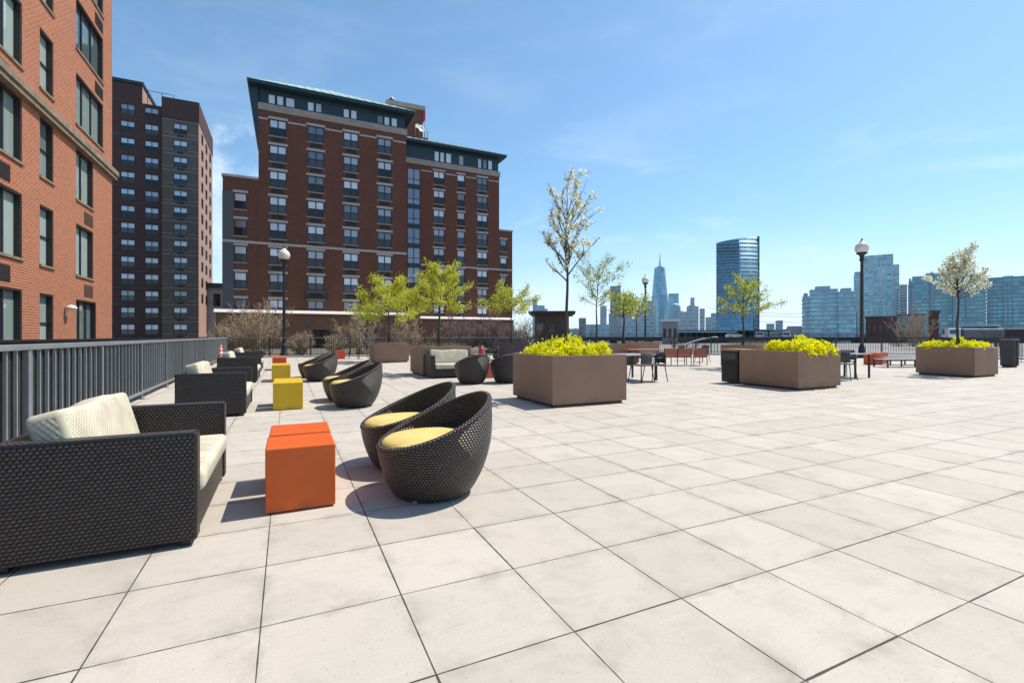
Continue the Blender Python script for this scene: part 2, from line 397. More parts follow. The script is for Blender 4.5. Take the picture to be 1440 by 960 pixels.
MP = m_paving()
M_wick = m_wicker('dark_wicker')
M_wick_s = m_wicker('sofa_wicker', c1=(0.005, 0.0042, 0.004), c2=(0.108, 0.080, 0.064), cw=0.0265, ch=0.0205)
M_cream = m_fabric('cream_cushion', (0.58, 0.53, 0.42), (0.40, 0.36, 0.27))
M_yellowc = m_fabric('yellow_cushion', (0.70, 0.53, 0.20), (0.58, 0.42, 0.14))
M_orange = mat('orange_plastic', (0.66, 0.115, 0.005), 0.42, nz=(2.5, 0.12), bump=(60, 0.05))
M_redor = mat('red_orange_plastic', (0.62, 0.075, 0.012), 0.42, nz=(2.5, 0.12))
M_yellow = mat('yellow_plastic', (0.62, 0.385, 0.004), 0.42, nz=(2.5, 0.14), bump=(60, 0.05))
M_planter = mat('brown_planter', (0.230, 0.138, 0.092), 0.75, spec=0.3, nz=(2.2, 0.2), bump=(45, 0.12))
def m_scuffed(name, c, edge):
    m, nt, b = base_mat(name)
    o = nd(nt, 'ShaderNodeTexCoord').outputs['Object']; s = nd(nt, 'ShaderNodeSeparateXYZ', {0: o})
    n1 = nd(nt, 'ShaderNodeTexNoise', {'Vector': o, 'Scale': 4.0, 'Detail': 6.0, 'Roughness': 0.65})
    sc_ = nd(nt, 'ShaderNodeTexNoise', {'Vector': nd(nt, 'ShaderNodeMapping', {0: o, 'Rotation': (0.5, 0.3, 0.9), 'Scale': (3, 40, 6)}).outputs[0], 'Scale': 2.0, 'Detail': 5.0, 'Roughness': 0.7})
    k = mixc(nt, rng_map(nt, n1.outputs['Fac'], 0.35, 0.7, 0, 0.5), c, tuple(x*0.80 for x in c))
    k = mixc(nt, rng_map(nt, sc_.outputs['Fac'], 0.63, 0.72, 0, 0.35), k, edge)
    g = mth(nt, 'MULTIPLY', rng_map(nt, s.outputs[2], 0.01, 0.09, 0.8, 0, True), rng_map(nt, n1.outputs['Fac'], 0.4, 0.65))  # patchy darkening round the foot paints the shadow of the bottom gap
    k = mixc(nt, g, k, tuple(x*0.35+0.02 for x in c))
    nt.links.new(k, b.inputs['Base Color']); nt.links.new(rng_map(nt, n1.outputs['Fac'], 0.3, 0.7, 0.34, 0.55), b.inputs['Roughness'])
    bp = nd(nt, 'ShaderNodeBump', {'Height': n1.outputs['Fac'], 'Strength': 0.08, 'Distance': 0.01}); nt.links.new(bp.outputs[0], b.inputs['Normal'])
    return m
M_orange = m_scuffed('orange_plastic', (0.62, 0.098, 0.003), (0.66, 0.22, 0.08))
M_redor = m_scuffed('red_orange_plastic', (0.60, 0.075, 0.012), (0.66, 0.2, 0.1))
M_yellow = m_scuffed('yellow_plastic', (0.64, 0.40, 0.004), (0.72, 0.56, 0.2))
def m_planter(name, c, cs):
    m, nt, b = base_mat(name)
    o = nd(nt, 'ShaderNodeTexCoord').outputs['Object']; s = nd(nt, 'ShaderNodeSeparateXYZ', {0: o})
    n1 = nd(nt, 'ShaderNodeTexNoise', {'Vector': o, 'Scale': 2.0, 'Detail': 6.0, 'Roughness': 0.6})
    st = nd(nt, 'ShaderNodeTexNoise', {'Vector': nd(nt, 'ShaderNodeMapping', {0: o, 'Scale': (3.2, 3.2, 0.35)}).outputs[0], 'Scale': 1.2, 'Detail': 5.0, 'Roughness': 0.6})
    f = nd(nt, 'ShaderNodeTexNoise', {'Vector': o, 'Scale': 120.0, 'Detail': 2.0})
    k = mixc(nt, rng_map(nt, n1.outputs['Fac'], 0.35, 0.7, 0, 0.6), c, tuple(x*0.78 for x in c))
    k = mixc(nt, rng_map(nt, st.outputs['Fac'], 0.52, 0.75, 0, 0.32), k, cs)
    k = mixc(nt, rng_map(nt, st.outputs['Fac'], 0.42, 0.28, 0, 0.12), k, tuple(x*1.7 for x in c))
    grime = mth(nt, 'MULTIPLY', rng_map(nt, s.outputs[2], 0.05, 0.22, 0.7, 0, True), rng_map(nt, n1.outputs['Fac'], 0.3, 0.6))
    k = mixc(nt, grime, k, cs)
    k = mixc(nt, rng_map(nt, f.outputs['Fac'], 0.4, 0.7, 0, 0.25), k, cs)
    nt.links.new(k, b.inputs['Base Color']); b.inputs['Roughness'].default_value = 0.72; b.inputs['Specular IOR Level'].default_value = 0.3
    bp = nd(nt, 'ShaderNodeBump', {'Height': f.outputs['Fac'], 'Strength': 0.25, 'Distance': 0.003}); nt.links.new(bp.outputs[0], b.inputs['Normal'])
    return m
M_planter = m_planter('brown_planter', (0.300, 0.185, 0.125), (0.19, 0.12, 0.085))
M_planter_d = mat('planter_plinth', (0.10, 0.07, 0.055), 0.8)
M_soil = mat('soil', (0.045, 0.032, 0.022), 0.95, nz=(20, 0.5), bump=(30, 0.8))
M_black = mat('black_metal', (0.012, 0.012, 0.014), 0.4)
M_blackp = mat('black_plastic', (0.018, 0.018, 0.019), 0.5)
M_greym = mat('grey_metal', (0.040, 0.042, 0.044), 0.5, metal=0.0, nz=(3, 0.25), bump=(20, 0.05))
M_greyl = mat('light_grey_metal', (0.20, 0.215, 0.225), 0.45, nz=(3, 0.2))
M_rib = mat('bright_rib', (0.30, 0.31, 0.31), 0.4, nz=(3, 0.2))
M_greyd = mat('matt_near_black', (0.006, 0.006, 0.007), 0.8, spec=0.2)
M_chairg = mat('grey_mesh', (0.055, 0.056, 0.056), 0.6)
M_terra = mat('terracotta_slats', (0.40, 0.115, 0.06), 0.55, nz=(6, 0.25))
M_tpink = mat('terracotta_top', (0.42, 0.16, 0.11), 0.5, nz=(6, 0.2))
M_curb = mat('pale_concrete', (0.55, 0.52, 0.48), 0.85, nz=(3, 0.3), bump=(40, 0.2))
M_globe = mat('globe_glass', (0.74, 0.70, 0.60), 0.25, nz=(5, 0.15), coat=0.4)
M_bark = mat('bark', (0.075, 0.06, 0.05), 0.9, nz=(18, 0.45), bump=(40, 0.6))
M_twig = mat('pale_twigs', (0.46, 0.35, 0.23), 0.9, nz=(4, 0.4))
M_twigp = mat('mauve_twigs', (0.22, 0.155, 0.15), 0.9, nz=(4, 0.4))
M_leafy = m_leaf('lime_leaf', (0.70, 0.68, 0.07), (0.50, 0.54, 0.05), 0.5)
M_leafg = m_leaf('green_leaf', (0.30, 0.36, 0.06), (0.17, 0.24, 0.04), 0.42)
M_blos = m_leaf('cream_blossom', (0.92, 0.90, 0.80), (0.80, 0.78, 0.62), 0.42)
M_flow = m_leaf('yellow_bloom', (0.98, 0.88, 0.002), (0.74, 0.76, 0.010), 0.45)
M_flowg = m_leaf('yellow_green_leaf', (0.62, 0.60, 0.01), (0.30, 0.33, 0.012), 0.4)
M_straw = m_leaf('straw', (0.42, 0.35, 0.2), (0.28, 0.22, 0.12), 0.2)
M_brickL = m_brick('orange_brick', (0.345, 0.098, 0.042), (0.235, 0.064, 0.030), (0.42, 0.27, 0.185), bh=0.085, ms=0.013, stain=0.15)
M_brickM = m_brick('brown_brick', (0.165, 0.062, 0.037), (0.125, 0.047, 0.029), (0.16, 0.078, 0.052), bw=0.4, bh=0.2, ms=0.02, stain=0.35)
M_brickP = m_brick('podium_brick', (0.22, 0.108, 0.066), (0.16, 0.080, 0.050), (0.22, 0.125, 0.085), bw=0.8, bh=0.35, ms=0.03, stain=0.5)
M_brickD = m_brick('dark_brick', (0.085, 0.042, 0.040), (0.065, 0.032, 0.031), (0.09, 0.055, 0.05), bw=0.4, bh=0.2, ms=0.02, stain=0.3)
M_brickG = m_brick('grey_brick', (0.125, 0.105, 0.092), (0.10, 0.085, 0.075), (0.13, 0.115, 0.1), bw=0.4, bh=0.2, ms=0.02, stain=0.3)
M_brickT = m_brick('sunlit_brick', (0.40, 0.235, 0.175), (0.31, 0.18, 0.135), (0.38, 0.26, 0.21), bw=0.4, bh=0.2, ms=0.02, stain=0.2)
M_stone = mat('beige_stone', (0.40, 0.335, 0.285), 0.8, nz=(2, 0.3))
M_belt = mat('weathered_stone', (0.27, 0.205, 0.135), 0.85, nz=(3, 0.45), bump=(20, 0.3))
M_lintel = mat('pale_lintel', (0.50, 0.44, 0.39), 0.8, nz=(2, 0.2))
M_cope = mat('bright_coping', (0.62, 0.57, 0.52), 0.7, nz=(1.5, 0.15))
M_teal = mat('teal_panel', (0.010, 0.040, 0.058), 0.45, nz=(1.5, 0.3))
M_roof = m_seam('copper_green_roof', (0.34, 0.50, 0.46), (0.46, 0.60, 0.55))
M_frame = mat('dark_frame', (0.016, 0.018, 0.022), 0.45)
M_white = mat('white_frame', (0.62, 0.62, 0.60), 0.5)
M_vent = mat('ac_grille', (0.020, 0.013, 0.012), 0.7)
M_ventL = mat('brown_grille', (0.10, 0.045, 0.03), 0.7)
M_reveal = mat('reveal_shade', (0.030, 0.022, 0.020), 0.6)
M_paneL = m_pane('curtained_glass', (0.36, 0.43, 0.40), (0.09, 0.12, 0.12), bias=0.30, folds=16, wave=0.15)
M_paneU = m_pane('blind_and_sky_glass', (0.66, 0.74, 0.84), (0.10, 0.14, 0.19), bias=0.40)  # pale blue stands for blinds and for sky reflection painted into the colour
M_paneD = m_pane('dark_glass', (0.06, 0.085, 0.11), (0.006, 0.008, 0.010), bias=0.5)
M_paneB = m_pane('tower_glass', (0.55, 0.68, 0.85), (0.14, 0.21, 0.30), bias=0.2)
M_paneS = m_pane('stair_glass', (0.20, 0.30, 0.46), (0.12, 0.19, 0.30), bias=0.4)
M_asph = mat('asphalt', (0.055, 0.055, 0.055), 0.9, nz=(0.05, 0.4))
M_court = mat('planting_bed', (0.17, 0.14, 0.10), 0.95, nz=(0.8, 0.5), bump=(6, 0.5))
M_far = mat('far_ground', (0.06, 0.065, 0.05), 0.95, nz=(0.01, 0.4))

# ------------------------------------------------------------------ ground, terrace
def LF(k): return Vector((-6.9-6.1*k, 8.54+12.2*k, 0))       # line of the grey fence
FA = LF(1.475); FB = at(740, 31.0); FC = at(1000, 31.0); FD = at(1240, 27.8); FE = at(1400, 25.2); FG = Vector((46, 19.0, 0))
def off(p, d): return p+d
mb = MB(); mb.face([(-2590, -290, -6), (2590, -290, -6), (2590, 3190, -6), (-2590, 3190, -6)])
struct(mb.build('ground', M_far))
M_lot = mat('concrete_lot', (0.24, 0.23, 0.215), 0.9, nz=(0.03, 0.35))
mb = MB(); mb.face([(13, 24, -0.45), (150, 10, -0.45), (170, 108, -0.45), (20, 108, -0.45)])
struct(mb.build('street', M_lot))
mb = MB(); mb.prism([(-95, -20), (-1.0, -20), (6.0, 31.5), (12, 62), (12, 110), (-95, 110)], -5.9, -0.12)
struct(mb.build('courtyard', M_court))
# terrace: its own origin sits on a joint crossing so the paving grid runs true
X0, Y0 = -0.829, -3.844
def to_grid(p): return Vector((p.dot(I)+X0*TILE, p.dot(J)+Y0*TILE))
out = [off(LF(-1.8), -I*0.3), Vector((46, -12, 0)), FG+Vector((0, 0.3, 0)), FE+Vector((0.1, 0.35, 0)), FD+Vector((0, 0.35, 0)), FC+Vector((0, 0.35, 0)), FB+Vector((0, 0.35, 0)), FA+Vector((-0.4, 0.3, 0))]
mb = MB(); mb.prism([to_grid(p) for p in out], -5.8, 0.0)
ter = mb.build('terrace_floor', MP); struct(ter)
org = -(I*X0+J*Y0)*TILE
ter.location = org; ter.rotation_euler = (0, 0, YAW)
# kerb under the far fence
def along(mb, a, b, w, z0, z1, mi=0):
    d = (b-a).normalized(); n = Vector((-d.y, d.x, 0))*w/2
    mb.prism([a-n, b-n, b+n, a+n], z0, z1, mi)
mb = MB()
for a, b in ((FA, FB), (FB, FC), (FC, FD), (FD, FE), (FE, FG)): along(mb, a, b, 0.30, -0.02, 0.10)
struct(mb.build('kerb', M_curb))

# ------------------------------------------------------------------ air
hm = bpy.data.materials.new('haze'); hm.use_nodes = True; hn = hm.node_tree; hn.nodes.clear()
hv = nd(hn, 'ShaderNodeVolumePrincipled', {'Color': (0.50, 0.80, 1.0, 1), 'Density': 0.00010, 'Anisotropy': 0.0})
nd(hn, 'ShaderNodeOutputMaterial', {'Volume': hv.outputs[0]})
mb = MB(); mb.box(-2600, 2600, -300, 3200, -7.2, 480)
hz_ = mb.build('haze', hm); hz_['kind'] = 'stuff'; hz_['label'] = 'pale blue air over the far skyline'; hz_['category'] = 'haze'

# ------------------------------------------------------------------ fences
def slat_fence():
    d = (LF(1)-LF(0)).normalized(); rz = atan2(d.y, d.x)
    a = LF(-1.7); L = (LF(1.475)-a).length
    t = thing('slat_fence', 'long grey metal fence of vertical slats beside the wicker sofas', 'fence', a, rz)
    n = int(round(L/2.45)); w = L/n
    m = MB(); m.box(0, L, -0.06, 0.05, 1.09, 1.15, 0.008); m.build('top_rail', M_greyl, t)
    m = MB(); m.box(0, L, -0.05, 0.03, 0.10, 0.15, 0.005); m.build('bottom_rail', M_greyl, t)
    m = MB(); m.box(0, L, 0.002, 0.012, 0.151, 1.085); m.build('gap_shade_sheet', M_greyd, t)  # black sheet added behind the slats to paint the shade in their gaps
    p = MB(); k = 11
    for i in range(k):
        x = 0.10+i*(w-0.12)/k
        p.box(x, x+0.118, -0.010, 0.0, 0.151, 1.089, 0.002, 1, 0)
        p.box(x-0.016, x-0.001, -0.034, 0.0, 0.151, 1.089, 0.002, 1, 1)
    pm = p.build('slat_panel', [M_greym, M_rib], t); pm.location = (0, 0, 0)
    q = MB(); q.box(-0.03, 0.03, -0.05, 0.06, 0, 1.088, 0.004); q.box(-0.07, 0.07, -0.09, 0.10, 0, 0.012)
    po = q.build('post', M_greyl, t)
    for i in range(1, n): inst('slat_panel', pm.data, t, (i*w, 0, 0))
    for i in range(1, n+1): inst('post', po.data, t, (i*w-0.0, 0, 0))
    return t
slat_fence()

def picket_fence(name, label, pts, mats=(M_black, M_black), h=1.15, base=0.10, sp=0.115):
    t = thing(name, label, 'railing', pts[0])
    o = Vector(pts[0]); tr = MB(); br = MB()
    for a, b in zip(pts, pts[1:]):
        a = a-o; b = b-o
        along(tr, a, b, 0.05, h-0.045, h); along(br, a, b, 0.03, base+0.08, base+0.11)
        L = (b-a).length; d = (b-a)/L; n = max(1, int(round(L/2.3))); w = L/n; rz = atan2(d.y, d.x)
        p = MB(); kk = int(w/sp)
        for i in range(kk):
            x = (i+0.5)*w/kk; p.box(x-0.009, x+0.009, -0.009, 0.009, base+0.11, h-0.045)
        pm = p.build('picket_panel', mats[0], t)
        pp = MB(); pp.box(-0.03, 0.03, -0.03, 0.03, base-0.02, h+0.03); pm.location = a; pm.rotation_euler = (0, 0, rz)
        po = pp.build('post', mats[0], t); po.location = a; po.rotation_euler = (0, 0, rz)
        for i in range(1, n):
            inst('picket_panel', pm.data, t, a+d*w*i, rz); inst('post', po.data, t, a+d*w*i, rz)
    tr.build('top_rail', mats[1], t); br.build('bottom_rail', mats[0], t)
    return t
picket_fence('picket_railing', 'black picket railing with top rail coloured as sunlit in front of the brown apartment building', [FA, FB], (M_black, M_greyl))  # light grey top rail paints sunlight on this stretch of black railing
picket_fence('picket_railing', 'all black picket railing along the far right edge of the terrace before the skyline', [FB+Vector((0.05, 0, 0)), FC, FD, FE, FG])
g0 = at(1404, 20.6); g1 = at(1470, 20.0)
picket_fence('picket_railing', 'short black railing beside the grey metal slatted panel, behind the rightmost planter', [at(1427.5, 20.3), at(1480, 19.6)], h=1.05, base=0.02)

# ------------------------------------------------------------------ window kit for the brick buildings
def win_meshes(w, h, fw=0.07, mull=1, tr=0.5, fm=M_frame, up=M_paneU, lo=M_paneD, y=0.09):
    f = MB(); zt = h*tr
    f.box(-w/2, w/2, y-0.04, y+0.04, 0, fw); f.box(-w/2, w/2, y-0.04, y+0.04, h-fw, h)
    f.box(-w/2, -w/2+fw, y-0.039, y+0.039, fw, h-fw); f.box(w/2-fw, w/2, y-0.039, y+0.039, fw, h-fw)
    xs = [-w/2+fw]
    for i in range(mull):
        c = -w/2+w*(i+1)/(mull+1); f.box(c-fw*0.6, c+fw*0.6, y-0.041, y+0.037, fw, h-fw); xs += [c]
    xs.append(w/2-fw)
    if tr: f.box(-w/2+fw, w/2-fw, y-0.037, y+0.035, zt-fw/2, zt+fw/2)
    d = {'frame': (f, fm)}
    out = {}
    for key, (mbk, mm) in d.items():
        o = mbk.build('tmp', mm); out[key] = o.data; bpy.data.objects.remove(o)
    def pane(z0, z1, mm):
        q = MB(); q.face([(-w/2+fw*0.5, y+0.01, z0), (w/2-fw*0.5, y+0.01, z0), (w/2-fw*0.5, y+0.01, z1), (-w/2+fw*0.5, y+0.01, z1)])
        o = q.build('tmp', mm); me = o.data; bpy.data.objects.remove(o); return me
    if tr: out['up'] = pane(zt, h-fw*0.5, up); out['lo'] = pane(fw*0.5, zt, lo)
    else: out['up'] = pane(fw*0.5, h-fw*0.5, up)
    return out
def mesh_of(mbk, mm):
    o = mbk.build('tmp', mm); me = o.data; bpy.data.objects.remove(o); return me
def put_window(root, wm, s, z, lintel=None, sill=None, vent=None, name='window'):
    o = inst(name, wm['frame'], root, (s, 0, z))
    inst('pane', wm['up'], o, (0, 0, 0))
    if 'lo' in wm: inst('pane', wm['lo'], o, (0, 0, 0))
    for nm, me in (('lintel', lintel), ('sill', sill), ('grille', vent)):
        if me: inst(nm, me, o, (0, 0, 0))
    return o
def shell(m, s0, s1, d0, d1, z0, z1, mi=0, front=False):
    """sides, back and top of a block whose front is made apart"""
    m.face([(s1, d0, z0), (s1, d1, z0), (s1, d1, z1), (s1, d0, z1)], mi)
    m.face([(s0, d1, z0), (s0, d0, z0), (s0, d0, z1), (s0, d1, z1)], mi)
    m.face([(s1, d1, z0), (s0, d1, z0), (s0, d1, z1), (s1, d1, z1)], mi)
    m.face([(s0, d0, z1), (s1, d0, z1), (s1, d1, z1), (s0, d1, z1)], mi)
    if front: m.face([(s0, d0, z0), (s1, d0, z0), (s1, d0, z1), (s0, d0, z1)], mi)

# ------------------------------------------------------------------ orange brick building close on the left
def left_building():
    P0 = at(65, 16.3)
    root = thing('apartment_building', 'sunlit orange brick apartment building with recessed windows, nearest on the left', 'building', P0, YAW+pi/2)
    S = lambda u: ray_s(u, P0, J)
    send = S(157.5)[0]; s0 = S(-230)[0]
    zC = lambda v, u: zz(v, S(u)[1])
    holes = []; plan = []
    wC0, wC1 = S(107)[0], S(131)[0]; wC2 = S(145)[0]
    zt0, zb0 = zC(314, 107), zC(386, 107)
    hgt = zt0-zb0; st_ = 2.96
    rows = [zb0-st_*1, zb0, zb0+st_, zb0+2*st_, zb0+3*st_, zb0+4*st_, zb0+5*st_]
    for k, z in enumerate(rows):
        b = wC1 if k < 3 else wC2
        if k == 0: b = S(135)[0]
        holes.append((wC0, b, z, z+hgt)); plan.append(('C', wC0, b, z, k))
        bA = S(31)[0]; aA = bA-2.35
        holes.append((aA, bA, z, z+hgt)); plan.append(('A', aA, bA, z, k))
        aB, bB = S(56)[0], S(75)[0]
        holes.append((aB, bB, z, z+hgt)); plan.append(('B', aB, bB, z, k))
        aD = aA-3.2; holes.append((aD-1.1, aD, z, z+hgt)); plan.append(('B', aD-1.1, aD, z, k))
    m = MB(); m.wall(s0, send, -5.9, 27, holes, 0.22)
    shell(m, s0, send, 0, 14, -5.9, 27)
    m.build('wall', M_brickL, root)
    cache = {}
    for kind, a, b, z, k in plan:
        w = b-a; key = (kind, round(w, 3))
        if key not in cache:
            if kind == 'B': wm = win_meshes(w, hgt, 0.055, 0, 0.5, M_frame, M_paneL, M_paneL, 0.17)
            else: wm = win_meshes(w, hgt, 0.06, 2 if w > 2.0 else 1, 0, M_frame, M_paneL, M_paneL, 0.17)
            sl_ = MB(); sl_.box(-w/2-0.05, w/2+0.05, -0.05, 0.13, -0.075, 0.004)
            sill = mesh_of(sl_, M_belt)
            gr = None
            if kind != 'B':
                g = MB(); x1 = w/2-(0.05 if kind == 'C' else 0.72); x0 = x1-0.95
                g.box(x0, x1, -0.012, 0.05, -0.80, -0.30)
                for i in range(7): g.box(x0+0.03, x1-0.03, -0.022, -0.010, -0.77+i*0.065, -0.74+i*0.065)
                gr = mesh_of(g, M_vent if w > 1.9 else M_ventL)
            rv = MB(); rv.box(-w/2+0.001, -w/2+0.05, 0.02, 0.13, 0.005, hgt-0.005); rv.box(w/2-0.05, w/2-0.001, 0.02, 0.13, 0.005, hgt-0.005); rv.box(-w/2+0.05, w/2-0.05, 0.02, 0.13, hgt-0.06, hgt-0.002)  # near-black lining paints the shade of the brick returns in each recess
            cache[key] = (wm, sill, gr, mesh_of(rv, M_reveal))
        wm, sill, gr, rvm = cache[key]
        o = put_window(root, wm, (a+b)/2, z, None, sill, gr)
        inst('shade_lining', rvm, o, (0, 0, 0))
    zb = zC(250, 157); zbelt = zb-0.05
    m = MB(); m.box(s0, send+0.18, -0.16, -0.002, zbelt, zbelt+0.16, 0.01); m.box(s0, send+0.22, -0.22, -0.003, zbelt+0.161, zbelt+0.40, 0.02)
    m.build('stone_belt', M_belt, root)
    m = MB(); m.box(s0, send+0.1, -0.07, -0.002, 26.6, 27.2); m.build('coping', M_belt, root)
    s = S(92)[0]; z = zC(434, 92)
    m = MB(); m.box(s-0.06, s+0.06, -0.05, -0.001, z-0.28, z-0.02, 0.01); m.lathe([(0.03, z-0.06), (0.17, z-0.02), (0.17, z+0.05), (0.12, z+0.12), (0, z+0.15)], 14, (s, -0.17))
    m.build('wall_lamp', M_globe, root)
    # black screen wall in front of its foot
    a = LF(-1.8)-I*1.9; b = LF(1.62)-I*1.2
    t = thing('screen_wall', 'low black screen wall between the grey slat fence and the orange brick building', 'wall', a)
    m = MB(); along(m, a-a, b-a, 0.16, -0.12, 1.12); m.build('panel', M_greyd, t)
    m = MB(); along(m, a-a, b-a, 0.22, 1.122, 1.17); m.build('cap', M_black, t)
left_building()

# ------------------------------------------------------------------ dark tower behind it
def dark_tower():
    P0 = at(255, 80.0)
    root = thing('apartment_tower', 'tall dark brick tower with one sunlit side, behind the orange building', 'building', P0, YAW)
    S = lambda u: ray_s(u, P0, I)
    a, b = S(228)[0], S(279)[0]; back = 2.4
    def z_at(v, u): return zz(v, S(u)[1])
    ztop = z_at(139, 245); sp = 2.80
    zr = [z_at(165.5, 255)-k*sp for k in range(15)]            # window bottoms
    wh = 1.72
    PL = P0+J*back; SL = lambda u: ray_s(u, PL, I)[0]
    cols = [(S(244)[0], S(263.5)[0], 0), (SL(203.5), SL(223), 1), (SL(169), SL(190), 1)]
    la = SL(120); hF = []; hL = []
    for z in zr:
        hF.append((cols[0][0], cols[0][1], z, z+wh))
        for c in cols[1:]: hL.append((c[0], c[1], z, z+wh))
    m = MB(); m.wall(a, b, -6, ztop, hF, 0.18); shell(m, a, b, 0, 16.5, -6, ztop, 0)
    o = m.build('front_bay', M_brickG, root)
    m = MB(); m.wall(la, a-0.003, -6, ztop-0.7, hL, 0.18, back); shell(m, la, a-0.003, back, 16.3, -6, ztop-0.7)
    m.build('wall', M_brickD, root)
    m = MB(); m.box(b+0.002, b+0.05, 0.0, 16.55, -6, ztop-3.4); m.build('side_wall', M_brickT, root)  # paler brick skin puts the sunlight on this side into the colour
    # windows of the sunlit side
    w2 = win_meshes(1.5, 1.55, 0.06, 1, 0.5, M_frame, M_paneD, M_paneD, -0.06)
    for z in zr[1:12]:
        for y in (3.5, 8.2, 13.0):
            o = inst('window', w2['frame'], root, (b+0.05, y, z), pi/2)
            inst('pane', w2['up'], o, (0, 0, 0)); inst('pane', w2['lo'], o, (0, 0, 0))
    w = cols[0][1]-cols[0][0]
    wm = win_meshes(w, wh, 0.09, 1, 0.48, M_frame, M_paneB, M_paneD, 0.10)
    v = MB(); v.box(-0.45, 0.45, -0.02, 0.03, -0.55, -0.15); vm = mesh_of(v, M_vent)
    for i, z in enumerate(zr):
        put_window(root, wm, (cols[0][0]+cols[0][1])/2, z, None, None, vm)
    w = cols[1][1]-cols[1][0]
    wm1 = win_meshes(w, wh, 0.09, 1, 0.48, M_frame, M_paneB, M_paneD, 0.10)
    for c in cols[1:]:
        for z in zr:
            o = put_window(root, wm1, (c[0]+c[1])/2, z); o.location.y = back
    m = MB()
    for k, z in enumerate(zr):
        m.box(a-0.02, b+0.04, -0.05, 0.0-0.002, z+wh+0.42, z+wh+0.50); m.box(a-0.02, cols[0][0], -0.05, -0.002, z+0.02, z+0.09); m.box(cols[0][1], b+0.04, -0.05, -0.002, z+0.02, z+0.09)
    m.build('band_course', M_stone, root)
    m = MB()
    for k, z in enumerate(zr):
        m.box(la, a-0.03, back-0.04, back-0.002, z+wh+0.42, z+wh+0.48)
    m.build('band_course', M_brickG, root)
    m = MB(); m.box(a-0.05, b+0.12, -0.12, 16.6, ztop-3.39, ztop+0.02); m.build('parapet', M_brickD, root)
    # roof house
    pa, pb = SL(120), SL(199); zt = z_at(106, 180)
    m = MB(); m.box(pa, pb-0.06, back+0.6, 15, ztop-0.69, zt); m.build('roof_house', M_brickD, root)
    m = MB(); m.box(pb-0.058, pb, back+0.62, 14.9, ztop-0.69, zt-0.01); m.build('roof_house_side', M_brickT, root)  # thin pale skin paints the sunlit flank of the dark roof house
    m = MB(); m.box(pa-0.2, pb+0.2, back+0.3, 15.2, zt+0.01, zt+0.5); m.build('roof_cap', M_frame, root)
    m = MB()
    for x in (pb+0.5, pb+2.5, pb+4.2):
        m.tube([(x, back+1.5, ztop-0.7), (x, back+1.5, ztop+2.2)], 0.05, 5)
    m.tube([(pb+0.5, back+1.5, ztop+2.2), (pb+4.2, back+1.5, ztop+2.2)], 0.05, 5)
    m.build('roof_railing', M_frame, root)
dark_tower()

# little pale house between the towers
def pale_house():
    P = at(305, 90)
    t = thing('town_house', 'narrow pale grey house with dark cornice in the gap left of the brown building', 'building', P, YAW)
    m = MB(); hs = [(-0.6, 0.6, zz(431, 90), zz(413, 90))]
    m.wall(-2.2, 3.2, -6, zz(405, 90), hs, 0.2); shell(m, -2.2, 3.2, 0, 9, -6, zz(405, 90)); m.build('wall', mat('pale_stucco', (0.32, 0.33, 0.36), 0.9, nz=(2, 0.2)), t)
    m = MB(); m.box(-2.5, 3.5, -0.4, 9.2, zz(405, 90)+0.002, zz(405, 90)+0.9); m.build('cornice', M_frame, t)
    wm = win_meshes(1.2, hs[0][3]-hs[0][2], 0.08, 0, 0.5, M_frame, M_paneD, M_paneD, 0.1); put_window(t, wm, 0, hs[0][2])
pale_house()

